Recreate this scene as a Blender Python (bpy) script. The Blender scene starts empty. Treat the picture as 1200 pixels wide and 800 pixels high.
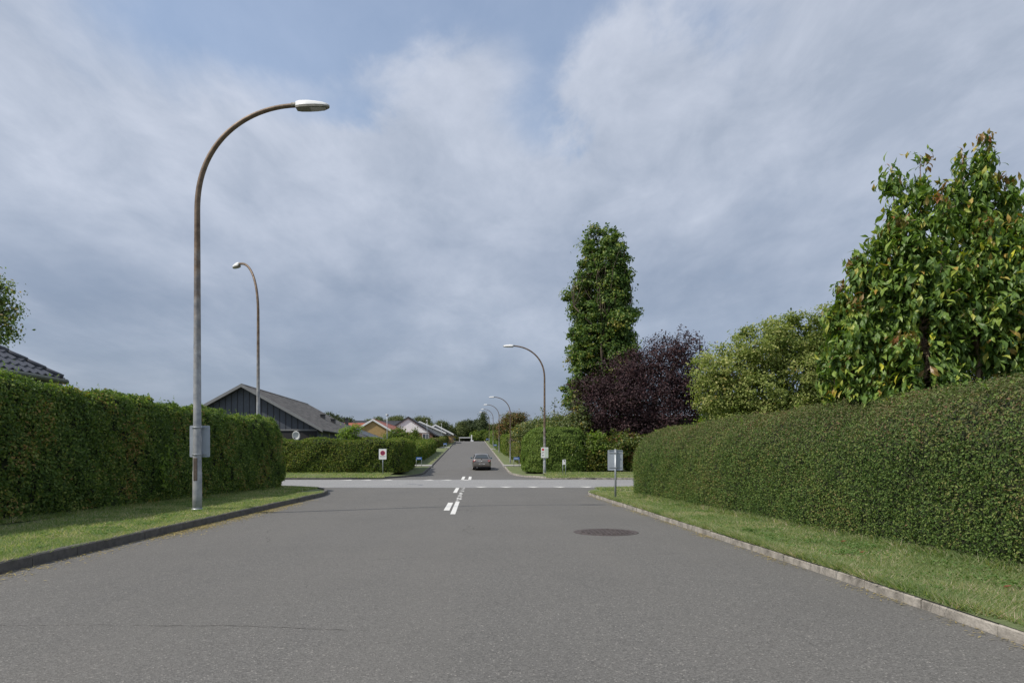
import bpy, bmesh, math, random
import numpy as np
from mathutils import Vector
R_ = math.radians
C = bpy.context.scene.collection
rng = np.random.default_rng(7)
random.seed(7)
CAM_H = 1.45

# ------------------------------------------------------------------ tags
def tag(o, label=None, cat=None, group=None, kind=None):
    if label: o['label'] = label
    if cat: o['category'] = cat
    if group: o['group'] = group
    if kind: o['kind'] = kind
    return o
def empty(name, loc, label, cat, group=None, rz=0.0, rx=0.0):
    o = bpy.data.objects.new(name, None); C.objects.link(o)
    o.empty_display_size = .2
    o.location = loc; o.rotation_euler = (rx, 0, rz)
    return tag(o, label, cat, group)
def copy_tree(o, parent=None):
    c = o.copy(); C.objects.link(c); c.parent = parent
    for ch in list(o.children): copy_tree(ch, c)
    return c

# ------------------------------------------------------------------ materials
MATS = {}
def nt(m): return m.node_tree.nodes, m.node_tree.links
def mat(name, col, rough=.7, var=.0, scale=6.0, metal=0.0, bump=0.0, bscale=60.0, col2=None, spec=.5, coat=0.0, stretch=None):
    """principled material, colour broken up by noise in object space"""
    m = bpy.data.materials.new(name); m.use_nodes = True
    N, L = nt(m); b = N['Principled BSDF']
    b.inputs['Roughness'].default_value = rough; b.inputs['Metallic'].default_value = metal
    b.inputs['Specular IOR Level'].default_value = spec
    if coat: b.inputs['Coat Weight'].default_value = coat
    tc = N.new('ShaderNodeTexCoord'); src = tc.outputs['Object']
    if stretch:
        mp = N.new('ShaderNodeMapping'); mp.inputs['Scale'].default_value = stretch
        L.new(src, mp.inputs['Vector']); src = mp.outputs[0]
    if var or col2:
        n = N.new('ShaderNodeTexNoise'); n.inputs['Scale'].default_value = scale; n.inputs['Detail'].default_value = 6
        n.inputs['Roughness'].default_value = .65
        L.new(src, n.inputs['Vector'])
        r = N.new('ShaderNodeValToRGB'); r.color_ramp.elements[0].position = .35; r.color_ramp.elements[1].position = .68
        a = tuple(c*(1-var) for c in col); z = tuple(c*(1+var) for c in (col2 or col))
        r.color_ramp.elements[0].color = (*a, 1); r.color_ramp.elements[1].color = (*z, 1)
        L.new(n.outputs['Fac'], r.inputs['Fac']); L.new(r.outputs['Color'], b.inputs['Base Color'])
    else:
        b.inputs['Base Color'].default_value = (*col, 1)
    if bump:
        n2 = N.new('ShaderNodeTexNoise'); n2.inputs['Scale'].default_value = bscale; n2.inputs['Detail'].default_value = 4
        L.new(src, n2.inputs['Vector'])
        bp = N.new('ShaderNodeBump'); bp.inputs['Strength'].default_value = bump; bp.inputs['Distance'].default_value = .01
        L.new(n2.outputs['Fac'], bp.inputs['Height']); L.new(bp.outputs[0], b.inputs['Normal'])
    MATS[name] = m
    return m

def leaf_mat(name, cols, rough=.45, trans=.3, spec=.4, patch=.35, pscale=.7, tcol=None, gain=(1.5, 1.32, 1.2)):
    """leaf material: every leaf its own tint (random per island), plus broad patches of older and younger growth"""
    m = bpy.data.materials.new(name); m.use_nodes = True
    N, L = nt(m); b = N['Principled BSDF']; out = N['Material Output']
    g = N.new('ShaderNodeNewGeometry')
    tc = N.new('ShaderNodeTexCoord')
    n = N.new('ShaderNodeTexNoise'); n.inputs['Scale'].default_value = pscale; n.inputs['Detail'].default_value = 3
    L.new(tc.outputs['Object'], n.inputs['Vector'])
    mx = N.new('ShaderNodeMath'); mx.operation = 'MULTIPLY_ADD'; mx.inputs[1].default_value = 1.6*patch; mx.inputs[2].default_value = -.8*patch
    L.new(n.outputs['Fac'], mx.inputs[0])
    ad = N.new('ShaderNodeMath'); ad.operation = 'ADD'; ad.use_clamp = True
    L.new(g.outputs['Random Per Island'], ad.inputs[0]); L.new(mx.outputs[0], ad.inputs[1])
    r = N.new('ShaderNodeValToRGB'); cr = r.color_ramp
    while len(cr.elements) < len(cols): cr.elements.new(.5)
    for e, (p, c) in zip(cr.elements, cols): e.position = p; e.color = (*(min(.6, k*g) for k, g in zip(c, gain)), 1)
    L.new(ad.outputs[0], r.inputs['Fac']); L.new(r.outputs['Color'], b.inputs['Base Color'])
    b.inputs['Roughness'].default_value = rough; b.inputs['Specular IOR Level'].default_value = spec
    if trans:
        t = N.new('ShaderNodeBsdfTranslucent')
        mm = N.new('ShaderNodeMix'); mm.data_type = 'RGBA'; mm.blend_type = 'MULTIPLY'; mm.inputs[0].default_value = 1
        L.new(r.outputs['Color'], mm.inputs[6]); mm.inputs[7].default_value = (*(tcol or (1.5, 1.7, .6)), 1)
        L.new(mm.outputs[2], t.inputs['Color'])
        ms = N.new('ShaderNodeMixShader'); ms.inputs[0].default_value = trans
        L.new(b.outputs[0], ms.inputs[1]); L.new(t.outputs[0], ms.inputs[2]); L.new(ms.outputs[0], out.inputs['Surface'])
    MATS[name] = m
    return m

def asphalt(name, base, speck, dust=(.2, .19, .17), cracks=False):
    m = bpy.data.materials.new(name); m.use_nodes = True
    N, L = nt(m); b = N['Principled BSDF']
    tc = N.new('ShaderNodeTexCoord')
    def noise(s, d=5, r=.6, vec=None):
        n = N.new('ShaderNodeTexNoise'); n.inputs['Scale'].default_value = s; n.inputs['Detail'].default_value = d; n.inputs['Roughness'].default_value = r
        L.new(vec or tc.outputs['Object'], n.inputs['Vector']); return n
    def mix(f, a, c, t='MIX'):
        x = N.new('ShaderNodeMix'); x.data_type = 'RGBA'; x.blend_type = t
        for sock, v in ((0, f), (6, a), (7, c)):
            if hasattr(v, 'is_output') or isinstance(v, bpy.types.NodeSocket): L.new(v, x.inputs[sock])
            else: x.inputs[sock].default_value = v if sock == 0 else (*v, 1)
        return x.outputs[2]
    def ramp(s, p0, p1, v0=0., v1=1.):
        r = N.new('ShaderNodeMapRange'); r.inputs[1].default_value = p0; r.inputs[2].default_value = p1
        r.inputs[3].default_value = v0; r.inputs[4].default_value = v1; L.new(s, r.inputs[0]); return r.outputs[0]
    # individual chippings, each with its own tone
    v = N.new('ShaderNodeTexVoronoi'); v.inputs['Scale'].default_value = 88; L.new(tc.outputs['Object'], v.inputs['Vector'])
    sep = N.new('ShaderNodeSeparateColor'); L.new(v.outputs['Color'], sep.inputs[0])
    c = mix(ramp(sep.outputs[0], .1, .95), tuple(k*.66 for k in base), tuple(k*1.34 for k in base))
    c = mix(ramp(sep.outputs[1], .955, .985, 0, .7), c, speck)
    v2 = N.new('ShaderNodeTexVoronoi'); v2.inputs['Scale'].default_value = 34; L.new(tc.outputs['Object'], v2.inputs['Vector'])
    sep2 = N.new('ShaderNodeSeparateColor'); L.new(v2.outputs['Color'], sep2.inputs[0])
    c = mix(ramp(sep2.outputs[0], .0, 1., 0, .35), c, tuple(k*1.1 for k in base))
    # wheel tracks, dust and darker damp patches along the road
    mp = N.new('ShaderNodeMapping'); mp.inputs['Scale'].default_value = (.8, .07, 1); mp.inputs['Rotation'].default_value = (0, 0, .057)
    L.new(tc.outputs['Object'], mp.inputs['Vector'])
    c = mix(ramp(noise(1.0, 4, .6, mp.outputs[0]).outputs['Fac'], .42, .72, 0, .30), c, dust)
    c = mix(ramp(noise(.35, 6).outputs['Fac'], .45, .75, 0, .28), c, tuple(k*.72 for k in base))
    c = mix(ramp(noise(2.2, 8, .7).outputs['Fac'], .55, .75, 0, .22), c, dust)
    if cracks:
        vc = N.new('ShaderNodeTexVoronoi'); vc.feature = 'DISTANCE_TO_EDGE'; vc.inputs['Scale'].default_value = .16
        wob = noise(.9, 6, .65)
        vm = N.new('ShaderNodeVectorMath'); vm.operation = 'MULTIPLY_ADD'; vm.inputs[1].default_value = (1.1, 1.1, 0)
        L.new(wob.outputs['Color'], vm.inputs[0]); L.new(tc.outputs['Object'], vm.inputs[2]); L.new(vm.outputs[0], vc.inputs['Vector'])
        k = ramp(vc.outputs['Distance'], .0006, .0022, .55, 0)
        gate = ramp(noise(.5, 3).outputs['Fac'], .5, .56)
        mu = N.new('ShaderNodeMath'); mu.operation = 'MULTIPLY'; L.new(k, mu.inputs[0]); L.new(gate, mu.inputs[1])
        c = mix(mu.outputs[0], c, (.035, .033, .03))
    L.new(c, b.inputs['Base Color'])
    b.inputs['Roughness'].default_value = .85; b.inputs['Specular IOR Level'].default_value = .3
    bp = N.new('ShaderNodeBump'); bp.inputs['Strength'].default_value = .55; bp.inputs['Distance'].default_value = .006
    L.new(v.outputs['Distance'], bp.inputs['Height']); L.new(bp.outputs[0], b.inputs['Normal'])
    MATS[name] = m
    return m

def grass_ground(name):
    m = bpy.data.materials.new(name); m.use_nodes = True
    N, L = nt(m); b = N['Principled BSDF']; tc = N.new('ShaderNodeTexCoord')
    cur = None
    for s, lo, hi, col in ((1.3, .3, .7, None), (.55, .5, .72, (.25, .22, .125)), (24, .45, .75, (.07, .095, .034))):
        n = N.new('ShaderNodeTexNoise'); n.inputs['Scale'].default_value = s; n.inputs['Detail'].default_value = 7; n.inputs['Roughness'].default_value = .7
        L.new(tc.outputs['Object'], n.inputs['Vector'])
        if cur is None:
            r = N.new('ShaderNodeValToRGB'); r.color_ramp.elements[0].position = lo; r.color_ramp.elements[1].position = hi
            r.color_ramp.elements[0].color = (.118, .155, .070, 1); r.color_ramp.elements[1].color = (.185, .215, .108, 1)
            L.new(n.outputs['Fac'], r.inputs['Fac']); cur = r.outputs['Color']
        else:
            mr = N.new('ShaderNodeMapRange'); mr.inputs[1].default_value = lo; mr.inputs[2].default_value = hi; mr.inputs[4].default_value = .7
            L.new(n.outputs['Fac'], mr.inputs[0])
            x = N.new('ShaderNodeMix'); x.data_type = 'RGBA'; L.new(mr.outputs[0], x.inputs[0]); L.new(cur, x.inputs[6]); x.inputs[7].default_value = (*col, 1)
            cur = x.outputs[2]
    L.new(cur, b.inputs['Base Color']); b.inputs['Roughness'].default_value = .9; b.inputs['Specular IOR Level'].default_value = .15
    n2 = N.new('ShaderNodeTexNoise'); n2.inputs['Scale'].default_value = 45; n2.inputs['Detail'].default_value = 4
    L.new(tc.outputs['Object'], n2.inputs['Vector'])
    bp = N.new('ShaderNodeBump'); bp.inputs['Strength'].default_value = .8; bp.inputs['Distance'].default_value = .03
    L.new(n2.outputs['Fac'], bp.inputs['Height']); L.new(bp.outputs[0], b.inputs['Normal'])
    MATS[name] = m
    return m

def board_mat(name, col, width, axis='X', dark=.35, rough=.6, var=.12, gap=.1):
    """painted boards / brick courses / roof sheets drawn by a wave of real grooves"""
    m = mat(name, col, rough, var=var, scale=3.0)
    N, L = nt(m); b = N['Principled BSDF']; tc = N.new('ShaderNodeTexCoord')
    w = N.new('ShaderNodeTexWave'); w.bands_direction = axis; w.wave_profile = 'SAW'; w.inputs['Scale'].default_value = 1/(width)*.31831*math.pi/ (math.pi) * 1.0
    w.inputs['Scale'].default_value = (2*math.pi/20)/width
    L.new(tc.outputs['Object'], w.inputs['Vector'])
    mr = N.new('ShaderNodeMapRange'); mr.inputs[1].default_value = 1-gap; mr.inputs[2].default_value = 1-gap*.4
    L.new(w.outputs['Fac'], mr.inputs[0])
    base = b.inputs['Base Color'].links[0].from_socket
    x = N.new('ShaderNodeMix'); x.data_type = 'RGBA'; L.new(mr.outputs[0], x.inputs[0]); L.new(base, x.inputs[6]); x.inputs[7].default_value = (*(c*dark for c in col), 1)
    L.new(x.outputs[2], b.inputs['Base Color'])
    bp = N.new('ShaderNodeBump'); bp.inputs['Strength'].default_value = .7; bp.inputs['Distance'].default_value = .02; bp.invert = True
    L.new(mr.outputs[0], bp.inputs['Height']); L.new(bp.outputs[0], b.inputs['Normal'])
    return m

def brick_mat(name, c1, c2, mortar):
    m = bpy.data.materials.new(name); m.use_nodes = True
    N, L = nt(m); b = N['Principled BSDF']; tc = N.new('ShaderNodeTexCoord')
    mp = N.new('ShaderNodeMapping'); mp.inputs['Rotation'].default_value = (R_(90), 0, 0)
    L.new(tc.outputs['Object'], mp.inputs['Vector'])
    k = N.new('ShaderNodeTexBrick'); k.inputs['Scale'].default_value = 4.2
    k.inputs['Color1'].default_value = (*c1, 1); k.inputs['Color2'].default_value = (*c2, 1); k.inputs['Mortar'].default_value = (*mortar, 1)
    k.inputs['Mortar Size'].default_value = .012
    L.new(mp.outputs[0], k.inputs['Vector']); L.new(k.outputs['Color'], b.inputs['Base Color']); b.inputs['Roughness'].default_value = .85
    MATS[name] = m
    return m

asphalt('asphalt', (.127, .1245, .119), (.36, .345, .32), (.160, .153, .141), cracks=True)
asphalt('asphalt_light', (.255, .257, .26), (.46, .46, .45), (.285, .283, .278))
asphalt('asphalt_far', (.128, .125, .121), (.30, .29, .27), (.158, .153, .145))
grass_ground('lawn')
leaf_mat('grass_blade', [(0, (.048, .085, .018)), (.45, (.085, .130, .030)), (.8, (.125, .150, .045)), (1, (.27, .22, .10))], rough=.6, trans=.45, patch=.5, pscale=.8, spec=.2, gain=(2.55, 2.2, 4.2))
leaf_mat('weed_leaf', [(0, (.05, .10, .025)), (.7, (.085, .14, .04)), (1, (.13, .16, .06))], rough=.55, trans=.3, spec=.25, gain=(1.6, 1.6, 1.7))
leaf_mat('dry_straw', [(0, (.28, .22, .09)), (1, (.42, .34, .15))], rough=.7, trans=.2, gain=(1, 1, 1))
leaf_mat('privet_leaf', [(0, (.020, .043, .012)), (.4, (.036, .068, .020)), (.78, (.062, .098, .030)), (.97, (.090, .115, .042)), (1, (.10, .095, .045))], rough=.55, trans=.2, spec=.22, patch=.6, gain=(2.55, 2.3, 1.95))
leaf_mat('hawthorn_leaf', [(0, (.022, .045, .014)), (.5, (.042, .076, .022)), (.88, (.085, .120, .035)), (.97, (.12, .14, .05)), (1, (.13, .10, .045))], rough=.55, trans=.35, spec=.25, patch=.8, pscale=.9, gain=(2.95, 2.55, 2.4))
leaf_mat('far_hedge_leaf', [(0, (.030, .060, .016)), (.5, (.052, .094, .024)), (.85, (.085, .130, .034)), (1, (.135, .155, .05))], rough=.6, trans=.3, spec=.2, patch=.7, pscale=.45, gain=(2.3, 1.9, 1.55))
leaf_mat('thuja_leaf', [(0, (.030, .062, .018)), (.5, (.052, .096, .028)), (1, (.085, .135, .042))], rough=.6, trans=.2, patch=.6, spec=.2, gain=(2.5, 2.1, 1.5))
leaf_mat('brown_hedge_leaf', [(0, (.05, .065, .022)), (.5, (.085, .095, .032)), (1, (.14, .115, .05))], rough=.55, trans=.2)
leaf_mat('bright_leaf', [(0, (.07, .13, .025)), (1, (.13, .20, .04))], rough=.5, trans=.4, spec=.25, gain=(1.8, 1.6, 1.4))
leaf_mat('clipped_leaf', [(0, (.085, .105, .042)), (.6, (.125, .135, .06)), (.9, (.16, .135, .07)), (1, (.19, .12, .075))], rough=.65, trans=.2, spec=.2, patch=.7, pscale=1.1, gain=(1.15, 1.1, 1.1))
leaf_mat('cherry_leaf', [(0, (.024, .050, .014)), (.5, (.042, .078, .020)), (.86, (.080, .122, .028)), (.96, (.13, .15, .035)), (.992, (.15, .10, .035)), (1, (.26, .22, .03))], rough=.46, trans=.22, spec=.4, patch=.12, gain=(2.9, 2.65, 2.1))
leaf_mat('cherry_young_leaf', [(0, (.10, .13, .03)), (.55, (.15, .12, .04)), (1, (.20, .095, .05))], rough=.35, trans=.3)
leaf_mat('oak_leaf', [(0, (.022, .048, .012)), (.5, (.042, .078, .018)), (.85, (.080, .115, .026)), (1, (.14, .16, .04))], rough=.5, trans=.25, spec=.3, patch=.7, pscale=.6, gain=(2.0, 1.95, 1.7))
leaf_mat('plum_leaf', [(0, (.021, .012, .014)), (.5, (.038, .021, .025)), (.9, (.060, .032, .035)), (1, (.085, .045, .045))], rough=.55, trans=.12, spec=.25, tcol=(1.4, .6, .7), gain=(1.25, 1.25, 1.25))
leaf_mat('dogwood_leaf', [(0, (.10, .145, .040)), (.45, (.16, .205, .066)), (.85, (.23, .265, .10)), (1, (.31, .32, .15))], rough=.6, trans=.3, spec=.25, patch=.6, gain=(1.4, 1.32, 1.15))
leaf_mat('mixed_leaf', [(0, (.034, .066, .014)), (.5, (.060, .105, .020)), (.9, (.12, .15, .03)), (1, (.19, .17, .05))], rough=.45, trans=.28, patch=.6)
leaf_mat('yellow_leaf', [(0, (.085, .115, .020)), (.6, (.15, .165, .03)), (1, (.21, .19, .05))], rough=.45, trans=.3)
leaf_mat('reddish_leaf', [(0, (.06, .07, .02)), (.5, (.12, .06, .035)), (1, (.20, .08, .05))], rough=.45, trans=.25)
leaf_mat('apple_leaf', [(0, (.050, .085, .028)), (.5, (.082, .122, .042)), (.93, (.12, .155, .055)), (1, (.30, .25, .05))], rough=.45, trans=.25)
leaf_mat('rowan_leaf', [(0, (.05, .062, .018)), (.45, (.085, .082, .025)), (.8, (.135, .095, .03)), (1, (.23, .10, .03))], rough=.5, trans=.2, patch=.5, pscale=.8, gain=(1.2, 1.15, 1.1))
leaf_mat('lilac_flower', [(0, (.06, .08, .03)), (.6, (.07, .09, .035)), (1, (.30, .17, .26))], rough=.5, trans=.2)
leaf_mat('far_leaf', [(0, (.038, .062, .018)), (.5, (.060, .090, .026)), (1, (.10, .125, .040))], rough=.6, trans=.15, patch=.5, pscale=.4)
leaf_mat('far_dark_leaf', [(0, (.022, .042, .016)), (.5, (.036, .062, .022)), (1, (.06, .085, .03))], rough=.6, trans=.1, patch=.5, pscale=.4)
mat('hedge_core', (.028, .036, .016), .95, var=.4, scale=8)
mat('bark', (.11, .085, .06), .9, var=.35, scale=14, bump=.6, bscale=40)
mat('cherry_bark', (.40, .28, .21), .75, var=.35, scale=12, bump=.4, bscale=40, stretch=(1, 1, .3))
mat('kerb_concrete', (.25, .232, .205), .9, var=.35, scale=4, bump=.7, bscale=50, col2=(.36, .335, .30))
mat('kerb_granite', (.105, .10, .093), .85, var=.3, scale=7, bump=.6, bscale=60)
mat('paving', (.36, .355, .34), .85, var=.15, scale=3)
mat('crack_fill', (.06, .056, .05), .9)
mat('road_paint', (.66, .66, .64), .7, var=.12, scale=12, bump=.2, bscale=90)
mat('galvanised', (.36, .39, .42), .42, var=.2, scale=5, metal=.45, stretch=(1, 1, .35))
mat('sign_back', (.40, .45, .51), .45, var=.08, scale=4, metal=.15)
mat('sign_white', (.74, .75, .74), .4, var=.04, scale=5)
mat('sign_green_white', (.52, .60, .52), .4, var=.10, scale=9)
mat('sign_red', (.48, .028, .03), .4)
mat('sign_blue', (.05, .16, .52), .4)
mat('sign_navy', (.02, .045, .14), .4)
mat('black_paint', (.02, .02, .022), .5)
mat('hatch_brown', (.11, .085, .07), .7, var=.25, scale=14)
mat('lamp_white', (.80, .81, .82), .35, var=.04, scale=5)
mat('lamp_grey', (.20, .195, .165), .5, var=.1, scale=9)
mat('lamp_glass', (.30, .30, .27), .2, spec=.6)
mat('cast_iron', (.095, .078, .074), .7, metal=.3, var=.4, scale=18, bump=.6, bscale=70)
# lamp pole: galvanised below, rusted above (the change of paint runs with the height of the pole)
m = bpy.data.materials.new('pole_steel'); m.use_nodes = True; N, L = nt(m); b = N['Principled BSDF']
tc = N.new('ShaderNodeTexCoord'); sx = N.new('ShaderNodeSeparateXYZ'); L.new(tc.outputs['Object'], sx.inputs[0])
n = N.new('ShaderNodeTexNoise'); n.inputs['Scale'].default_value = 2.2; n.inputs['Detail'].default_value = 9; n.inputs['Roughness'].default_value = .75
L.new(tc.outputs['Object'], n.inputs['Vector'])
ma = N.new('ShaderNodeMath'); ma.operation = 'MULTIPLY_ADD'; ma.inputs[1].default_value = 6.5; L.new(n.outputs['Fac'], ma.inputs[0]); L.new(sx.outputs[2], ma.inputs[2])
mr = N.new('ShaderNodeMapRange'); mr.inputs[1].default_value = 6.6; mr.inputs[2].default_value = 10.0; L.new(ma.outputs[0], mr.inputs[0])
r1 = N.new('ShaderNodeValToRGB'); r1.color_ramp.elements[0].color = (.27, .29, .32, 1); r1.color_ramp.elements[1].color = (.47, .48, .49, 1)
r1.color_ramp.elements[0].position = .35; r1.color_ramp.elements[1].position = .7
n3 = N.new('ShaderNodeTexNoise'); n3.inputs['Scale'].default_value = 6; n3.inputs['Detail'].default_value = 6; L.new(tc.outputs['Object'], n3.inputs['Vector']); L.new(n3.outputs['Fac'], r1.inputs['Fac'])
r2 = N.new('ShaderNodeValToRGB'); r2.color_ramp.elements[0].color = (.095, .062, .04, 1); r2.color_ramp.elements[1].color = (.23, .165, .115, 1)
r2.color_ramp.elements[0].position = .3; r2.color_ramp.elements[1].position = .72; L.new(n3.outputs['Fac'], r2.inputs['Fac'])
x = N.new('ShaderNodeMix'); x.data_type = 'RGBA'; L.new(mr.outputs[0], x.inputs[0]); L.new(r1.outputs[0], x.inputs[6]); L.new(r2.outputs[0], x.inputs[7])
L.new(x.outputs[2], b.inputs['Base Color']); b.inputs['Roughness'].default_value = .55; b.inputs['Metallic'].default_value = .25
MATS['pole_steel'] = m
m2 = m.copy(); m2.name = 'pole_rusty'; MATS['pole_rusty'] = m2
for nd in m2.node_tree.nodes:
    if nd.type == 'MAP_RANGE': nd.inputs[1].default_value = 4.4; nd.inputs[2].default_value = 7.0
# houses
board_mat('slate_boards', (.066, .078, .10), .46, 'X', dark=.22, gap=.22)
mat('old_grey_roof', (.040, .038, .037), .9, var=.3, scale=3.4, bump=.5, bscale=12, col2=(.105, .10, .096), stretch=(1, .45, 1))
mat('blue_black_roof', (.052, .060, .074), .6, var=.2, scale=2.5, bump=.4, bscale=14)
mat('black_roof', (.030, .033, .040), .6, var=.2, scale=2.5, bump=.4, bscale=14)
mat('red_roof', (.30, .095, .062), .75, var=.2, scale=3, bump=.5, bscale=14)
mat('glazed_tile', (.060, .064, .080), .36, var=.15, scale=5)
brick_mat('yellow_brick', (.42, .28, .115), (.34, .215, .085), (.36, .30, .2))
brick_mat('brown_brick', (.19, .10, .07), (.14, .075, .05), (.25, .2, .16))
board_mat('white_boards', (.84, .85, .86), .16, 'X', dark=.85, var=.02, gap=.06)
mat('white_trim', (.74, .75, .76), .5, var=.06, scale=4)
mat('grey_trim', (.20, .205, .21), .6, var=.1, scale=4)
mat('black_trim', (.03, .03, .033), .5)
mat('white_render', (.72, .73, .74), .7, var=.05, scale=3)
mat('grey_render', (.42, .43, .45), .7, var=.06, scale=3)
mat('recess_shade', (.025, .025, .027), .8)  # near-black colour standing in for shade under the gable and the carport roof
mat('window_glass', (.06, .075, .09), .08, spec=.9)
mat('gutter_green', (.10, .11, .075), .5, var=.2, scale=6)
# car
mat('car_paint', (.22, .20, .18), .32, metal=.65, coat=.6, var=.04, scale=2)
mat('car_dark', (.018, .018, .019), .6)
mat('car_glass', (.025, .035, .04), .06, spec=.9)
mat('tail_red', (.42, .012, .015), .15, coat=.5)
mat('rubber', (.02, .02, .02), .8)
mat('alloy', (.42, .42, .43), .3, metal=.8)
mat('mirror_blue', (.06, .13, .17), .25)

# ------------------------------------------------------------------ mesh helpers
class Geo:
    def __init__(s): s.V, s.F, s.M, s.S, s.n = [], [], [], [], 0
    def add(s, v, f, mi=0, smooth=False):
        v = np.asarray(v, float).reshape(-1, 3)
        for q in f:
            s.F.append(tuple(int(i)+s.n for i in q)); s.M.append(mi); s.S.append(smooth)
        s.V.append(v); s.n += len(v)
    def box(s, x0, x1, y0, y1, z0, z1, mi=0):
        v = [(x, y, z) for x in (x0, x1) for y in (y0, y1) for z in (z0, z1)]
        s.add(v, [(0, 1, 3, 2), (4, 6, 7, 5), (0, 4, 5, 1), (2, 3, 7, 6), (0, 2, 6, 4), (1, 5, 7, 3)], mi)
    def tube(s, pts, rad, n=10, mi=0, caps=True, smooth=True):
        pts = [Vector(p) for p in pts]
        rad = rad if hasattr(rad, '__len__') else [rad]*len(pts)
        ref = None; vs = []; fs = []
        for i, p in enumerate(pts):
            d = (pts[min(i+1, len(pts)-1)]-pts[max(i-1, 0)]).normalized()
            if ref is None: ref = d.orthogonal().normalized()
            ref = (ref-d*ref.dot(d)).normalized(); q = d.cross(ref)
            for k in range(n):
                a = 2*math.pi*k/n
                vs.append(p+(ref*math.cos(a)+q*math.sin(a))*rad[i])
        for i in range(len(pts)-1):
            for k in range(n):
                a, b_ = i*n+k, i*n+(k+1) % n
                fs.append((a, b_, b_+n, a+n))
        if caps: fs += [tuple(reversed(range(n))), tuple(range((len(pts)-1)*n, len(pts)*n))]
        s.add([tuple(v) for v in vs], fs, mi, smooth)
    def prism(s, poly, d, mi=0):
        """closed polygon (list of 3-D points) pushed along vector d"""
        n = len(poly); d = np.asarray(d, float); p = np.asarray(poly, float)
        v = np.vstack([p, p+d])
        s.add(v, [tuple(range(n-1, -1, -1)), tuple(range(n, 2*n))]+[(i, (i+1) % n, n+(i+1) % n, n+i) for i in range(n)], mi)
    def build(s, name, mats, parent=None, bevel=0.0, loc=None):
        me = bpy.data.meshes.new(name)
        v = np.vstack(s.V)
        me.from_pydata([tuple(p) for p in v], [], s.F)
        for mm in ([mats] if isinstance(mats, str) else mats): me.materials.append(MATS[mm])
        me.polygons.foreach_set('material_index', np.array(s.M, dtype=np.int32))
        me.polygons.foreach_set('use_smooth', np.array(s.S, dtype=bool))
        bm = bmesh.new(); bm.from_mesh(me); bmesh.ops.recalc_face_normals(bm, faces=bm.faces)
        bm.to_mesh(me); bm.free(); me.update()
        o = bpy.data.objects.new(name, me); C.objects.link(o)
        if parent: o.parent = parent
        if loc: o.location = loc
        if bevel:
            b = o.modifiers.new('edge', 'BEVEL'); b.width = bevel; b.segments = 2; b.limit_method = 'ANGLE'; b.angle_limit = R_(40)
        return o

class Tri:
    """fast triangle soup for leaves and blades"""
    def __init__(s): s.V, s.T, s.M, s.n = [], [], [], 0
    def add(s, v, t, mi=0):
        s.V.append(v.reshape(-1, 3)); s.T.append(t.reshape(-1, 3)+s.n); s.M.append(np.full(len(t.reshape(-1, 3)), mi, np.int32)); s.n += len(s.V[-1])
    def grid(s, P, mi=0):
        a, b, _ = P.shape
        i = np.arange(a*b).reshape(a, b); p, q, r, t = i[:-1, :-1], i[1:, :-1], i[1:, 1:], i[:-1, 1:]
        s.add(P.reshape(-1, 3), np.concatenate([np.stack([p, q, r], -1).reshape(-1, 3), np.stack([p, r, t], -1).reshape(-1, 3)]), mi)
    def build(s, name, mats, parent=None, loc=None, smooth=False):
        v = np.concatenate(s.V).astype(np.float32); t = np.concatenate(s.T).astype(np.int32); mi = np.concatenate(s.M)
        if loc is not None: v = v-np.asarray(loc, np.float32)
        me = bpy.data.meshes.new(name)
        me.vertices.add(len(v)); me.vertices.foreach_set('co', v.ravel())
        me.loops.add(len(t)*3); me.loops.foreach_set('vertex_index', t.ravel())
        me.polygons.add(len(t)); me.polygons.foreach_set('loop_start', np.arange(0, len(t)*3, 3, dtype=np.int32))
        for mm in ([mats] if isinstance(mats, str) else mats): me.materials.append(MATS[mm])
        me.polygons.foreach_set('material_index', mi)
        me.polygons.foreach_set('use_smooth', np.full(len(t), smooth))
        me.update(calc_edges=True)
        o = bpy.data.objects.new(name, me); C.objects.link(o)
        if parent: o.parent = parent
        if loc is not None and not parent: o.location = tuple(float(q) for q in loc)
        return o
def unit(a): return a/np.maximum(np.linalg.norm(a, axis=-1, keepdims=True), 1e-9)
def leaves(T, P, N, L, W, mi=0, jit=.7, droop=0.0, fold=.18, axis=None, fine=False):
    """one folded leaf blade at every point of P, facing roughly along N"""
    n = len(P)
    nn = unit(N+rng.normal(0, jit, (n, 3)))
    a = rng.normal(0, 1, (n, 3)) if axis is None else axis+rng.normal(0, .45, (n, 3))
    a[:, 2] -= droop
    a = unit(a-nn*(a*nn).sum(1, keepdims=True)); c = np.cross(nn, a)
    k = rng.uniform(.65, 1.3, (n, 1)); l, w = L*k, W*k
    if fine:
        b0, tip = P-a*l*.5, P+a*l*.5-nn*l*.16
        mid = P+nn*w*.10; r = P+c*w*.5+nn*w*fold; q = P-c*w*.5+nn*w*fold
        q2 = P+a*l*.25-c*w*.33+nn*w*(fold-.1); r2 = P+a*l*.25+c*w*.33+nn*w*(fold-.1)
        v = np.stack([b0, r, r2, tip, q2, q, mid], 1)
        t = np.array([[0, 1, 6], [1, 2, 6], [2, 3, 6], [3, 4, 6], [4, 5, 6], [5, 0, 6]])
    else:
        v = np.stack([P-a*l*.5, P+c*w*.5+nn*w*fold, P+a*l*.5, P-c*w*.5+nn*w*fold], 1)
        t = np.array([[0, 1, 2], [0, 2, 3]])
    kk = v.shape[1]
    T.add(v, (t[None]+(np.arange(n)*kk)[:, None, None]), mi)

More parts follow.
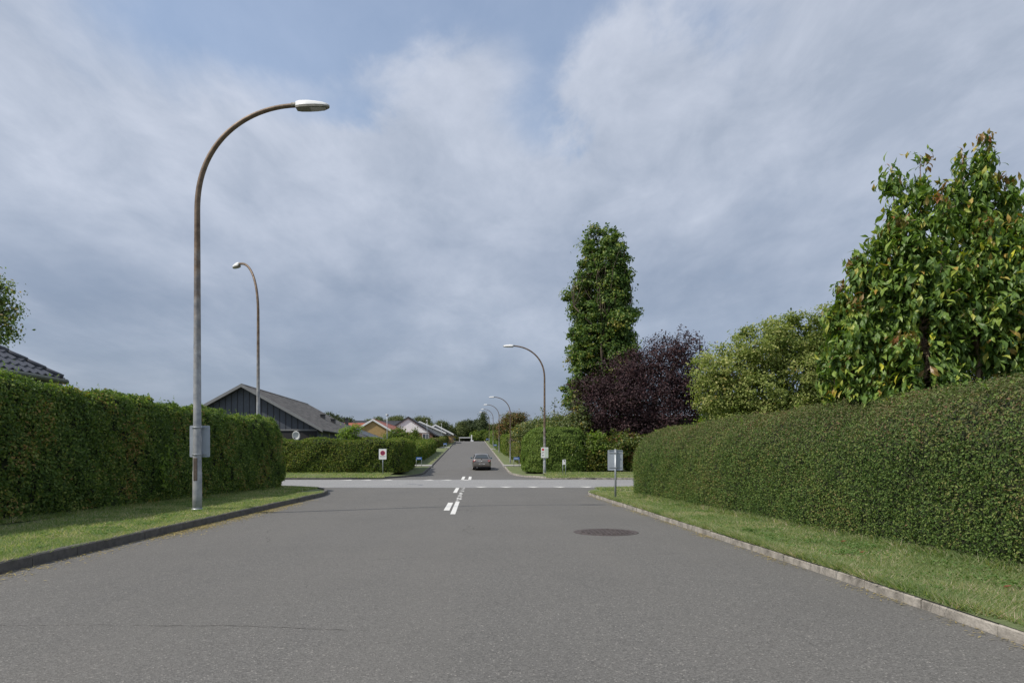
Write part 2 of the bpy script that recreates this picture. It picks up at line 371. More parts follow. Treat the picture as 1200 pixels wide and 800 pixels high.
# ------------------------------------------------------------------ terrain profile
def RZ(y):                                   # road height: level to the crossing, then a steady climb to a crest
    y = np.minimum(np.asarray(y, float), 173)
    return .0475*.5*((y-55.4)+np.sqrt((y-55.4)**2+16))*np.clip((y-33)/18, 0, 1)**.5
def GZ(y):                                   # ground of verges and gardens
    y = np.asarray(y, float)
    t = np.interp(y, [-60, 33, 45, 51, 58, 66], [.12, .12, .125, .38, .47, .67])
    return np.where(y > 66, RZ(y)+.13+.0*y, t)
def XL(y): return -7.85-.0589*(y-66.6)       # far road edges
def XR(y): return -.78-.0583*(y-66)
def bez(a, b, c, n=14):
    t = np.linspace(0, 1, n)[:, None]; a, b, c = map(np.array, (a, b, c))
    return (1-t)**2*a+2*t*(1-t)*b+t*t*c
def resample(p, step):
    p = np.asarray(p, float); d = np.r_[0, np.cumsum(np.linalg.norm(np.diff(p, axis=0), axis=1))]
    s = np.linspace(0, d[-1], max(2, int(d[-1]/step)+1))
    return np.stack([np.interp(s, d, p[:, k]) for k in range(p.shape[1])], 1)

kerb_nr = np.vstack([[(4.1, -6.5)], [(float(np.interp(yy, [-6, 5.25, 7.84, 13, 26], [4.1, 3.97, 3.90, 3.63, 2.99])), yy) for yy in np.arange(-6, 25.6, 1.)], bez((3.0, 25.8), (2.75, 30.9), (7.0, 31.8)), [(80, 32.1)]])
kerb_nl = np.vstack([[(-6.4-.04*(yy-8.5), yy) for yy in np.arange(-7, 24.1, 1.)], bez((-7.03, 24.6), (-7.3, 32.1), (-13.2, 32.4)), [(-80, 32.7)]])
kerb_fl = np.vstack([[(-80, 44.95)], bez((-11.5, 45.0), (-7.2, 45.4), (-7.2, 56)), [(XL(yy), yy) for yy in np.arange(58, 175, 3.)]])
kerb_fr = np.vstack([[(80, 44.95)], bez((5.2, 45.0), (.2, 46.3), (XR(59.5), 59.5)), [(XR(yy), yy) for yy in np.arange(61, 175, 3.)]])

def struct(o): return tag(o, kind='structure')
# base ground sheet to the horizon, under everything
ys = np.r_[-300, np.arange(-60, 30, 6.), np.arange(30, 190, 3.), 260, 500, 1200, 2500]
xs = np.array([-2500, -900, -300, -150, -80, -40, -20, -10, 0, 10, 20, 40, 80, 150, 300, 900, 2500.])
X, Y = np.meshgrid(xs, ys, indexing='ij')
T = Tri(); T.grid(np.stack([X, Y, RZ(Y)-.10], -1)); struct(T.build('ground', 'lawn', smooth=True))

# roads: three sheets that meet edge to edge
def sheet(name, m, rows, ncol=12):
    P = np.array([[(x0+(x1-x0)*k/ncol, y, RZ(y)) for k in range(ncol+1)] for (y, x0, x1) in rows])
    T = Tri(); T.grid(P.transpose(1, 0, 2)); return struct(T.build(name, m, smooth=True))
near_road = sheet('near_road', 'asphalt', [(y, -16, 12) for y in np.r_[-8:33:1.0, 33.1]])
cross_road = sheet('crossing_road', 'asphalt_light', [(y, -85, 85) for y in np.linspace(33.1, 44.6, 12)], 40)
far_road = sheet('far_road', 'asphalt_far', [(y, XL(max(y, 50))-(5 if y < 60 else .3), XR(max(y, 60))+(7 if y < 60 else .3)) for y in np.r_[44.6:60:1.0, 60.1, 63:173:3.0, 173, 178]])

# verges: ruled from the kerb back into the gardens
ts = np.r_[np.linspace(0, .06, 9), .09, .14, .25, .45, .7, 1.]
def verge(name, kerb, far):
    k = resample(kerb, .8); f = resample(far, 1.); f = np.stack([np.interp(np.linspace(0, 1, len(k)), np.linspace(0, 1, len(f)), f[:, i]) for i in (0, 1)], 1)
    P = k[:, None]+(f-k)[:, None]*ts[None, :, None]
    d = np.linalg.norm(P-k[:, None], axis=-1)
    z = GZ(P[..., 1])*np.clip(d/4, 0, 1)+(RZ(k[:, 1])+.105)[:, None]*(1-np.clip(d/4, 0, 1))
    z = z+.018*np.sin(P[..., 0]*2.3+P[..., 1]*.7)*np.clip(d, 0, 1)*(d < 6)
    z = np.where((d > 12), z-.12, z)
    T = Tri(); T.grid(np.concatenate([P, z[..., None]], -1)); return struct(T.build(name, 'lawn', smooth=True))
verge('near_right_verge', kerb_nr, [(80, -8), (80, 20), (81, 31)])
verge('near_left_verge', kerb_nl, [(-80, -8), (-80, 20), (-81, 31)])
verge('far_left_verge', kerb_fl, [(-80, 46), (-80, 90), (-80, 176)])
verge('far_right_verge', kerb_fr, [(80, 46), (80, 90), (80, 176)])

def kerb(name, m, line, w=.13, h=.115, side=1, stone=1.0):
    p = resample(line, stone); G = Geo()
    for a, b in zip(p[:-1], p[1:]):
        d = b-a; l = np.linalg.norm(d)
        if l < .05: continue
        d = d/l; nrm = np.array([-d[1], d[0]])*side
        j = rng.uniform(-.006, .006); dz = rng.uniform(-.005, .006)
        a2, b2 = a+d*.006+nrm*j, b-d*.006+nrm*(j+rng.uniform(-.004, .004))
        za, zb = RZ(a[1])-.08, RZ(b[1])-.08; ha, hb = RZ(a[1])+h+dz, RZ(b[1])+h+dz
        c = .018
        pa = [(a2+nrm*u, z) for u, z in ((0, za), (0, ha-c), (c, ha), (w, ha), (w, za))]
        pb = [(b2+nrm*u, z) for u, z in ((0, zb), (0, hb-c), (c, hb), (w, hb), (w, zb))]
        v = [(q[0], q[1], z) for q, z in pa+pb]
        G.add(v, [(4, 3, 2, 1, 0), (5, 6, 7, 8, 9)]+[(i, (i+1) % 5, 5+(i+1) % 5, 5+i) for i in range(5)])
    return struct(G.build(name, m))
lim = lambda k, x: k[np.abs(k[:, 0]) < x]
kerb('near_right_kerb', 'kerb_concrete', np.vstack([kerb_nr[:-1], [(30, 31.95)]]), side=-1, h=.10, w=.11)
kerb('near_left_kerb', 'kerb_granite', np.vstack([kerb_nl[:-1], [(-30, 32.5)]]), side=1, h=.15)
kerb('far_left_kerb', 'kerb_granite', np.vstack([[(-60, 44.97)], kerb_fl[1:]]), side=1)
kerb('far_right_kerb', 'kerb_concrete', np.vstack([[(60, 44.97)], kerb_fr[1:]]), side=-1)

# paint: sheets 4 mm over the asphalt
def quad_mark(parent, pts, z=.004, name='road_marking'):
    G = Geo(); G.add([(x, y, float(RZ(y))+z) for x, y in pts], [(0, 1, 2, 3)]); o = G.build(name, 'road_paint', parent); return o
def lane(parent, x0, y0, y1, w):
    n = max(1, int((y1-y0)/1.1))
    G = Geo()
    for i in range(n):
        a, b = y0+(y1-y0)*i/n, y0+(y1-y0)*(i+1)/n
        xa, xb = x0-.054*(a-y0), x0-.054*(b-y0)
        G.add([(xa-w/2, a, float(RZ(a))+.004), (xa+w/2, a, float(RZ(a))+.004), (xb+w/2, b, float(RZ(b))+.004), (xb-w/2, b, float(RZ(b))+.004)], [(0, 1, 2, 3)])
    G.build('road_marking', 'road_paint', parent)
lane(near_road, -1.52, 17.5, 22.6, .13); 
# worn middle of the long line: broken flakes of paint
G = Geo()
for i in range(80):
    y = rng.uniform(22.2, 32.8); x = -1.52-.054*(y-17.5)+rng.uniform(-.06, .06); a, c = rng.uniform(.05, .3), rng.uniform(.02, .06)
    z = .004+.00003*i
    G.add([(x-c, y, z), (x+c*.8, y+.03, z), (x+c, y+a, z), (x-c*.7, y+a*.8, z)], [(0, 1, 2, 3)])
o = G.build('road_marking', 'road_paint', near_road); o['kind'] = 'stuff'
lane(near_road, -1.80, 18.75, 22.0, .16); lane(near_road, -2.36, 28.2, 32.7, .16)
lane(far_road, -3.25, 44.8, 51, .2); lane(far_road, -2.78, 44.8, 51, .2)
for px in (563, 593, 625, 657, 689):
    x = (px-600)/800*33; quad_mark(cross_road, [(x-.03, 33.15), (x+.03, 33.15), (x+.32, 33.95), (x-.32, 33.95)])
for px in (408, 430.5, 455, 503, 524, 546):
    x = (px-600)/800*44; quad_mark(cross_road, [(x-.38, 43.5), (x+.38, 43.5), (x+.04, 44.5), (x-.04, 44.5)])
# long settled crack across the left half of the near road
G = Geo(); xs_ = np.linspace(-5.9, -1.2, 70); yc_ = 5.75+.035*(-xs_)+np.cumsum(rng.normal(0, .012, 70)); wd_ = .0045*np.clip(rng.normal(.55, .45, 70), .05, 1.2)
G.add([(x, y-w, .003) for x, y, w in zip(xs_, yc_, wd_)]+[(x, y+w, .003) for x, y, w in zip(xs_, yc_, wd_)], [(i, i+1, i+71, i+70) for i in range(69)])
G.build('road_crack', 'crack_fill', near_road)
# manhole with its iron cover
mh = empty('manhole_cover', (1.83, 13.3, 0), 'round rusty brown cast iron manhole cover set in the grey asphalt', 'manhole cover')
G = Geo(); ring = [(math.cos(a)*.63, math.sin(a)*.63) for a in np.linspace(0, 2*math.pi, 49)[:-1]]
G.prism([(x, y, -.02) for x, y in ring], (0, 0, .026)); G.build('frame', 'cast_iron', mh)
G = Geo(); G.prism([(x*.86, y*.86, .002) for x, y in ring], (0, 0, .009))
for i in range(-5, 6):
    for j in range(-5, 6):
        if math.hypot(i, j) < 5.2: G.box(i*.09-.03, i*.09+.03, j*.09-.03, j*.09+.03, .010, .019)
G.build('lid', 'cast_iron', mh)
# footpath ends and drives across the far verges
def path(name, pts, m='paving'):
    G = Geo(); G.prism([(x, y, float(GZ(y))-.2) for x, y in pts], (0, 0, .245)); return struct(G.build(name, m))
path('footpath', [(XL(65.4)+.05, 65.4), (XL(67.4)+.05, 67.4), (-13, 67.2), (-13, 65.6)])
path('footpath', [(XL(119)+.05, 119), (XL(122)+.05, 122), (-19, 122), (-19, 119)])
path('footpath', [(XR(65.5)-.05, 65.5), (4, 65.8), (4, 67.2), (XR(67.6)-.05, 67.6)])
path('footpath', [(XR(112)-.05, 112), (1, 112), (1, 114), (XR(114.5)-.05, 114.5)])

# ------------------------------------------------------------------ grass blades
def blades(T, P, h, w, mi=0):
    n = len(P); a = rng.uniform(0, 2*math.pi, n); d = np.stack([np.cos(a), np.sin(a), np.zeros(n)], 1)
    hh = h*rng.uniform(.5, 1.4, (n, 1)); lean = rng.normal(0, .9, (n, 2))
    tip = P+np.concatenate([lean*hh, hh], 1)
    v = np.stack([P-d*w, P+d*w, tip], 1); T.add(v, (np.arange(3)[None, None]+3*np.arange(n)[:, None, None]), mi)
def kerb_x(line, y): return np.interp(y, line[:, 1], line[:, 0])
T = Tri()
def scatter_verge(line, sgn, y0, y1, depth, n, h, w):
    y = rng.uniform(y0, y1, n); u = rng.beta(1, 1.15, n)*depth+.12
    x = kerb_x(line[:-12], np.minimum(y, 25))+sgn*u
    P = np.stack([x, y, GZ(y)*np.clip(u/4, 0, 1)+.105*(1-np.clip(u/4, 0, 1))+.018*np.sin(x*2.3+y*.7)*np.clip(u, 0, 1)], 1)
    blades(T, P, h, w)
scatter_verge(kerb_nr, 1, 4.0, 9, 2.6, 42000, .045, .0045)
scatter_verge(kerb_nr, 1, 9, 16, 2.2, 30000, .045, .006)
scatter_verge(kerb_nr, 1, 16, 27, 1.8, 20000, .05, .009)
scatter_verge(kerb_nl, -1, 6, 13, 4, 40000, .05, .006)
scatter_verge(kerb_nl, -1, 13, 26, 3.2, 40000, .05, .009)
# long tufts over the kerb edge
for line, s, y0, y1 in ((kerb_nr, 1, 4, 26), (kerb_nl, -1, 6, 26)):
    yc = rng.uniform(y0, y1, 170); off = rng.uniform(.02, .14, 170); n = 11000; i = rng.integers(0, 170, n)
    y = yc[i]+rng.normal(0, .16, n); u = off[i]+np.abs(rng.normal(0, .05, n))
    P = np.stack([kerb_x(line[:-12], y)+s*u, y, np.full(n, .11)], 1); blades(T, P, .075, .006)
# tufts creeping right over the worn right kerb
yc = np.r_[rng.uniform(5, 12, 26), rng.uniform(9, 26, 46)]; n = 15000; i = rng.integers(0, 72, n); sp = rng.uniform(.05, .28, 72)
y = yc[i]+rng.normal(0, 1, n)*sp[i]; u = rng.normal(.07, .045, n); P = np.stack([kerb_x(kerb_nr[:-12], y)+u, y, np.full(n, .103)], 1); P = P[(u > .0)&(u < .16)]
blades(T, P, .085, .0065)
# grass at the foot of the hedges
for f, y0, y1 in ((lambda y: 5.90-.098*(y-8.06), 4, 24), (lambda y: -10.3+.035*(y-12), 8, 29)):
    n = 9000; y = rng.uniform(y0, y1, n); x = f(y)+rng.normal(0, .08, n)
    blades(T, np.stack([x, y, np.full(n, .13)], 1), .10, .007)
# far corner turf round the crossing
for (x0, x1, y0, y1, n) in ((-30, -8.6, 45.3, 49.8, 26000), (2.3, 14, 45.3, 50.5, 22000), (3.6, 9, 28, 31.4, 10000), (-13, -8.4, 26, 31.6, 14000)):
    x = rng.uniform(x0, x1, n); y = rng.uniform(y0, y1, n)
    if y0 < 40: 
        if x0 > 0: k = (y < 31.6-.10*(8-x)**1.6*0.6)&(y < 29.6+(x-3.3)*.55)
        else: k = (y < 31.9-.16*(x+13)**2/1.6)&(x < -7.4)
        x, y = x[k], y[k]
    blades(T, np.stack([x, y, np.where(y < 40, .115, GZ(y)*np.clip((y-45)/4, 0, 1)+(1-np.clip((y-45)/4, 0, 1))*.11)], 1), .07, .02)
# broad-leaved weeds and clover in patches
for line, sgn, y0, y1, dep in ((kerb_nr, 1, 4.5, 20, 1.9), (kerb_nl, -1, 7, 22, 3.)):
    n = 7000; i = rng.integers(0, 90, n); cy = rng.uniform(y0, y1, 90); cu = rng.uniform(.15, dep, 90); sp = rng.uniform(.05, .22, 90)
    y = cy[i]+rng.normal(0, 1, n)*sp[i]; u = np.maximum(.12, cu[i]+rng.normal(0, 1, n)*sp[i]); x = kerb_x(line[:-12], np.minimum(y, 24))+sgn*u
    z = GZ(y)*np.clip(u/4, 0, 1)+.105*(1-np.clip(u/4, 0, 1))+rng.uniform(.02, .055, n)
    leaves(T, np.stack([x, y, z], 1), np.tile([0, 0, 1.], (n, 1)), .036, .024, 1, .35)
tag(T.build('grass', ['grass_blade', 'weed_leaf']), kind='stuff')
# dry clippings swept along both gutters
T = Tri(); n = 4200
i = rng.integers(0, 70, n); cy = np.r_[rng.uniform(6.5, 24, 35), rng.uniform(12, 21, 35)]; y = cy[i]+rng.normal(0, .4, n); x = kerb_x(kerb_nl[:-12], y)+np.abs(rng.normal(0, .22, n))+.02
leaves(T, np.stack([x, y, np.full(n, .010)], 1), np.tile([0, 0, 1.], (n, 1)), .07, .014, 0, .16, fold=.05)
n = 1600; i = rng.integers(0, 40, n); cy = rng.uniform(5, 26, 40); y = cy[i]+rng.normal(0, .25, n); x = kerb_x(kerb_nr[:-12], y)-np.abs(rng.normal(0, .10, n))-.02
leaves(T, np.stack([x, y, np.full(n, .010)], 1), np.tile([0, 0, 1.], (n, 1)), .05, .012, 0, .12, fold=.05)
tag(T.build('dry_grass_clippings', 'dry_straw'), kind='stuff')

# ------------------------------------------------------------------ hedges
def hedge(name, label, line, depth, height, side, prof, leafs, L, W, dens, group=None, ends=(True, True), bumps=.06, extra=None, endlen=.8, topdens=1.0, backd=.3, jit=.75, up=None, cat='hedge', hs=(1, 1)):
    """front base line + inward side; a dark twig body under a skin of single leaves"""
    p = resample(line, .35); d = np.gradient(p, axis=0); d = unit(d); inn = np.stack([-d[:, 1], d[:, 0]], 1)*side
    s = np.r_[0, np.cumsum(np.linalg.norm(np.diff(p, axis=0), axis=1))]
    k = np.ones(len(p))
    if ends[0]: k = np.minimum(k, np.sqrt(np.clip(1-(1-np.clip(s/endlen, 0, 1))**2, .02, 1)))
    if ends[1]: k = np.minimum(k, np.sqrt(np.clip(1-(1-np.clip((s[-1]-s)/endlen, 0, 1))**2, .02, 1)))
    pr = resample(np.array(prof, float)*[depth, height], .22); 
    u = depth*.5+(pr[None, :, 0]-depth*.5)*k[:, None]; v = pr[None, :, 1]*(.78+.22*k[:, None])*np.linspace(hs[0], hs[1], len(p))[:, None]
    P = np.concatenate([p[:, None]+inn[:, None]*u[..., None], v[..., None]+GZ(p[:, 1])[:, None, None]], -1)
    ph = rng.uniform(0, 6, 6)
    nz = (np.sin(P[..., 0]*1.7+P[..., 1]*1.3+ph[0])*np.sin(P[..., 2]*2.1+ph[1])+.6*np.sin(P[..., 1]*3.9+P[..., 0]*3.1+ph[2])*np.sin(P[..., 2]*4.3+ph[3])+.4*np.sin((P[..., 0]+P[..., 1])*8+ph[4])*np.sin(P[..., 2]*9+ph[5]))
    du = np.gradient(P, axis=0); dv = np.gradient(P, axis=1); Nn = unit(np.cross(du, dv)); 
    cen = np.concatenate([p+inn*depth*.5, (GZ(p[:, 1])+height*.4)[:, None]], 1)[:, None]
    Nn = np.where(((P-cen)*Nn).sum(-1, keepdims=True) < 0, -Nn, Nn)
    P = P+Nn*(nz*bumps)[..., None]
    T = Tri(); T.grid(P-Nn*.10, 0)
    # sample the skin by area
    A = np.linalg.norm(np.cross(du, dv), axis=-1)
    away = (Nn*np.concatenate([inn, np.zeros((len(p), 1))], 1)[:, None]).sum(-1) > .5
    wgt = A*np.where(away, backd, 1.)
    i = rng.choice(wgt.size, int((wgt.sum())*dens), p=(wgt/wgt.sum()).ravel()); ii, jj = np.unravel_index(i, wgt.shape)
    n = len(i)
    Q = P[ii, jj]+du[ii, jj]*rng.uniform(-.5, .5, (n, 1))+dv[ii, jj]*rng.uniform(-.5, .5, (n, 1))+Nn[ii, jj]*(rng.normal(0, .035, (n, 1))-.01)
    Q[:, 2] = np.maximum(Q[:, 2], GZ(Q[:, 1])+.03)
    if len(leafs) > 1:
        pick = rng.random(n) < leafs[1][1]*(np.clip((Q[:, 2]-GZ(Q[:, 1])-.50*height)/(.38*height), .02, 1) if len(leafs[1]) > 2 else 1)
    else: pick = np.zeros(n, bool)
    ax = None if up is None else np.tile([0, 0, up], (n, 1))
    leaves(T, Q[~pick], Nn[ii, jj][~pick], L, W, 1, jit, axis=None if ax is None else ax[~pick])
    if pick.any(): leaves(T, Q[pick], Nn[ii, jj][pick], L*1.1, W*1.1, 2, jit)
    if extra: extra(T, P, Nn, len(leafs)+1)
    o = T.build(name, ['hedge_core']+[l[0] for l in leafs]+(['bright_leaf'] if extra else []), loc=(*p[len(p)//2], float(GZ(p[len(p)//2, 1]))))
    return tag(o, label, cat, group)
BOX = [(0.03, 0), (0, .25), (.01, .78), (.06, .93), (.2, 1.), (.8, 1.), (.94, .93), (1, .78), (1, 0)]
ROUND = [(0.0, 0), (0, .3), (.0, .60), (.06, .74), (.20, .87), (.42, .96), (.62, 1.), (.82, .97), (.95, .8), (1, .5), (1, 0)]
def shoots(num, h, top=True, sprigs=()):
    def f(T, P, Nn, mi):
        for _ in range(num):                               # loose shoots standing out of the clipped top
            i = rng.integers(3, P.shape[0]-3); j = int(P.shape[1]*rng.uniform(.40, .62)); b = P[i, j]
            m_ = rng.integers(6, 16); t = np.linspace(0, 1, m_)[:, None]; hh = h*rng.uniform(.35, 1.2)
            Q = b+t*np.array([rng.normal(0, .05), rng.normal(0, .05), hh])+rng.normal(0, .018, (m_, 3))
            leaves(T, Q, np.tile([0, -.3, .6], (m_, 1)), .055, .03, mi, .8)
        for (fi, fj, num2, sp) in sprigs:
            i = int(fi*P.shape[0]); j = int(fj*P.shape[1])
            Q = P[i, j]+Nn[i, j]*.16+rng.normal(0, 1, (num2, 3))*np.array([.05, sp*.8, sp*1.6])
            leaves(T, Q, np.tile(Nn[i, j], (num2, 1)), .12, .055, mi, .4, droop=.6)
    return f
# right: close-clipped privet with rounded shoulders
rl = np.array([(5.93-.098*(y-8.06), y) for y in np.arange(2.0, 23.4, .5)])
rl = np.vstack([rl, bez(rl[-1]+[-.05, .4], (4.05, 25.6), (6.2, 26.0), 8), [(22, 26.4)]])
hedge('clipped_hedge', 'big rounded dark green clipped hedge of tiny leaves along the right grass verge', rl, 2.1, 2.5, -1, ROUND, [('privet_leaf', 1), ('clipped_leaf', .62, True)], .040, .021, 2900, bumps=.045, extra=shoots(90, .13), ends=(False, True), jit=.85, hs=(1.0, .90))
ll = np.vstack([[(-10.35+.035*(y-12), y) for y in np.arange(5, 28.2, .5)], bez((-9.8, 28.5), (-9.75, 30.3), (-11.4, 30.6), 8), [(-26, 30.9)]])
hedge('overgrown_hedge', 'tall shaded dark green hedge behind the left grass verge and tall street lamp', ll, 1.5, 2.85, 1, BOX, [('hawthorn_leaf', 1)], .072, .042, 1700, bumps=.10, jit=1.05, hs=(1.09, .93),
      extra=shoots(170, .28, sprigs=((.19, .14, 80, .2), (.20, .21, 70, .18), (.355, .14, 60, .17), (.36, .22, 40, .14), (.10, .2, 30, .12), (.45, .12, 30, .14))), ends=(False, False))
# beyond the crossing, left
fl = np.vstack([[(x, 49.9) for x in np.arange(-45, -9.6, .8)], bez((-9.3, 49.9), (-7.9, 49.9), (-8.15, 52.5), 6), [(-8.5, 57), (-9.0, 63.4)]])
hedge('long_hedge', 'long mid green hedge facing the crossing, in front of the dark slate gable house', fl, 1.6, 2.45, 1, BOX, [('far_hedge_leaf', 1), ('yellow_leaf', .05)], .10, .06, 560, bumps=.12, extra=shoots(110, .45), jit=1.1)
hedge('roadside_hedge', 'dark green hedge along the far road behind the first blue sign on the left', [(-9.7, 68.2), (-10.4, 85), (-11.3, 102)], 2.2, 1.75, 1, BOX, [('far_hedge_leaf', 1)], .15, .09, 190, bumps=.12, extra=shoots(50, .5), jit=1.0)
hedge('brownish_hedge', 'low brownish hedge on the left of the far road below the white houses', [(-15.0, 117.6), (-13.0, 118), (-12.7, 119), (-13.6, 140), (-14.9, 165)], 1.9, 1.6, 1, BOX, [('far_hedge_leaf', 1), ('brown_hedge_leaf', .4)], .22, .13, 80, bumps=.10)
# beyond the crossing, right
hedge('conifer_hedge', 'tall feathery conifer hedge at the far right corner behind the lamp with a notice', np.vstack([[(1.0, 66), (1.0, 56)], bez((1.05, 53.6), (1.2, 51.3), (2.6, 51.1), 6), [(5.6, 51.2)]]), 2.6, 3.35, 1, [(0, 0), (0, .5), (.08, .8), (.25, .95), (.5, 1), (.8, .97), (1, .8), (1, 0)], [('thuja_leaf', 1)], .15, .05, 650, bumps=.13, extra=shoots(60, .5), jit=.6, up=2.0)
hedge('trimmed_hedge', 'low brownish green trimmed hedge beside the second lamp up the right side', [(-.45, 86), (.05, 78), (.65, 70)], 1.6, 1.85, 1, BOX, [('brown_hedge_leaf', 1), ('far_hedge_leaf', .4)], .15, .07, 220, bumps=.06)
hedge('green_hedge', 'taller green hedge on the right of the far road just past the brownish trimmed hedge', [(-1.75, 103), (-.8, 88)], 2.2, 2.5, 1, BOX, [('far_hedge_leaf', 1)], .19, .10, 150, bumps=.10)
hedge('crest_hedge', 'farthest green hedge on the right below the orange berried tree', [(-5.2, 158), (-3.6, 130), (-2.2, 107)], 2.4, 2.6, 1, BOX, [('thuja_leaf', 1)], .24, .12, 90, bumps=.12)

hedge('boundary_hedge', 'tall dark hedge behind the trunk of the purple tree', [(3.6, 63.5), (12, 64), (26, 64)], 2.2, 4.6, 1, BOX, [('mixed_leaf', 1)], .24, .14, 120, bumps=.2, jit=1.1)
hedge('boundary_hedge', 'green hedge closing the garden behind the pale yellow green shrub', [(8.4, 29.6), (15, 30), (26, 30)], 1.3, 3.9, 1, BOX, [('mixed_leaf', 1)], .14, .08, 260, bumps=.15, jit=1.1)
# ------------------------------------------------------------------ trees
def branch(G, a, b, r0, r1, sag=0.0, n=5, wob=.06):
    a, b = np.array(a, float), np.array(b, float); l = np.linalg.norm(b-a)
    pts = [tuple(a+(b-a)*t+(rng.normal(0, wob*l, 3)*(0 < t < 1))+np.array([0, 0, sag*l*math.sin(math.pi*t)])) for t in np.linspace(0, 1, n)]
    G.tube(pts, list(np.linspace(r0, r1, n)), 6 if r0 < .06 else 8)
    return pts
def crown_tree(name, label, base, blobs, leafs, L, W, per, cl, cr, trunk_h, trunk_r, group=None, cat='tree', bark='bark', hollow=.55, spikes=(), jit=1.0, limb=.5, droop=.2, fine=False):
    """trunk with limbs to every lobe; leaves hang in many small clumps through each lobe, thinner inside"""
    bx, by = base; bz = float(GZ(by)); root = empty(name, (bx, by, bz), label, cat, group)
    G = Geo(); T = Tri(); tot = sum(b[3]*b[4]*b[5] for b in blobs)
    top = max(b[2]+b[5]*.5 for b in blobs)
    tp = branch(G, (0, 0, -.1), (rng.normal(0, .1), rng.normal(0, .1), trunk_h), trunk_r, trunk_r*.62, n=6, wob=.012)
    for (cx, cy, cz, rx, ry, rz) in blobs:
        st = tp[-1] if cz > trunk_h else tp[max(2, int(len(tp)*min(1, max(.3, cz/trunk_h)))-1)]
        bp = branch(G, st, (cx, cy, cz), trunk_r*limb, trunk_r*.16, .06, 6)
        nc = max(6, int(cl*(rx*ry*rz)/tot))
        d = unit(rng.normal(0, 1, (nc, 3))); rr = np.clip(1-np.abs(rng.normal(0, hollow*.55, (nc, 1))), .1, 1.08)
        cc = np.array([cx, cy, cz])+d*rr*np.array([rx, ry, rz])
        for q in cc[::max(1, nc//9)]: branch(G, bp[rng.integers(2, 6)], q, trunk_r*.13, .012, .05, 4)
        size = cr*rng.uniform(.6, 1.35, (nc, 1))
        m_ = per; ci = np.repeat(np.arange(nc), m_)
        off = rng.normal(0, 1, (nc*m_, 3))*size[ci]*[1, 1, .62]
        Q = cc[ci]+off
        nn = unit(d[ci]*.8+unit(off)*.6+np.array([0, 0, .55]))
        mi = (rng.random(nc) < (leafs[1][1] if len(leafs) > 1 else 0)).astype(int)[ci]
        for k in range(len(leafs)):
            s_ = mi == k
            if s_.any(): leaves(T, Q[s_], nn[s_], L, W, k, jit*.6, droop, fine=fine)
    for (sx, sy, sz, ex, ey, ez, num) in spikes:                 # upright shoots breaking the outline
        branch(G, tp[-1], (sx, sy, sz), trunk_r*.3, .03, .03, 5); branch(G, (sx, sy, sz), (ex, ey, ez), .03, .008, 0, 4, .02)
        t = rng.random((num, 1)); w = .26*(1-t*.6)
        Q = np.array([sx, sy, sz])+(np.array([ex, ey, ez])-np.array([sx, sy, sz]))*t+rng.normal(0, 1, (num, 3))*w*[1, 1, .4]*cr/.35
        leaves(T, Q, unit(rng.normal(0, .6, (num, 3))+[0, 0, .6]), L, W, 0, jit*.6)
    G.build('trunk', bark, root)
    T.build('crown', [l[0] for l in leafs], root)
    return root
# columnar oak, three leaders
cols = []
for (ax, top, r0, base_) in ((-1.45, 20.7, .98, 6), (.65, 21.4, 1.0, 6), (1.6, 19.9, .80, 6)):
    for z in np.arange(base_, top-.4, .95):
        t = (z-base_)/(top-base_); r = r0*(1.6-.2*t if t < .55 else (1.49-2.9*(t-.55)**1.5))
        r = max(.32, r); cols.append((ax*(1.40-.75*t)+rng.normal(0, .22), rng.normal(0, .5), z, r, r*1.2, 1.1))
crown_tree('columnar_oak', 'tall narrow dark green columnar tree with several pointed tops', (8.05, 60), cols, [('oak_leaf', 1), ('yellow_leaf', .035)], .26, .16, 50, 1500, .24, 7, .32, hollow=.45, limb=.25,
           spikes=[(-1.4, 0, 18.6, -1.5, 0, 20.6, 60), (.2, 0, 19.8, .35, 0, 21.5, 60), (.9, 0, 19.5, 1.0, 0, 21.2, 50), (1.7, 0, 18, 1.9, 0, 19.8, 60)])
# purple plum
pl = [(-3.2, 0, 4.2, 2.3, 2.2, 1.9), (-3.6, -.3, 6.0, 1.7, 1.8, 1.3), (-1.2, -.6, 5.2, 2.4, 2.2, 2.4), (-1.0, 0, 7.6, 2.2, 2.0, 1.6), (1.2, -.4, 6.0, 2.4, 2.2, 2.4), (1.6, 0, 8.6, 2.0, 1.9, 1.7), (3.2, 0, 8.9, 1.4, 1.5, 1.5), (3.6, 0, 5.4, 2.0, 2.0, 2.3), (4.3, 0, 7.0, 1.5, 1.6, 1.9), (1.8, -.8, 3.6, 2.4, 1.8, 1.5), (5.1, 0, 5.4, 1.3, 1.4, 1.9), (4.9, 0, 3.6, 1.5, 1.4, 1.4), (-.4, -.8, 3.2, 2.4, 1.6, 1.4)]
crown_tree('purple_plum_tree', 'broad dark purple leaved tree standing in front of the columnar tree', (10.55, 55.5), [(a*1.10, b, c*1.07, d*1.06, e, f) for a, b, c, d, e, f in pl], [('plum_leaf', 1)], .17, .10, 46, 1200, .38, 2.6, .25, hollow=.6,
           spikes=[(2.6, 0, 9.6, 3.2, 0, 11.9, 80), (3.4, 0, 9.4, 4.1, 0, 11.2, 70), (1.8, 0, 9.4, 1.8, 0, 11.0, 60), (3.6, 0, 8.8, 4.9, 0, 10.2, 60), (-.6, 0, 8.6, -.8, 0, 9.7, 50), (-4.8, 0, 6.3, -6.2, 0, 7.0, 60), (-2.9, 0, 7, -3.3, 0, 8.3, 50)])
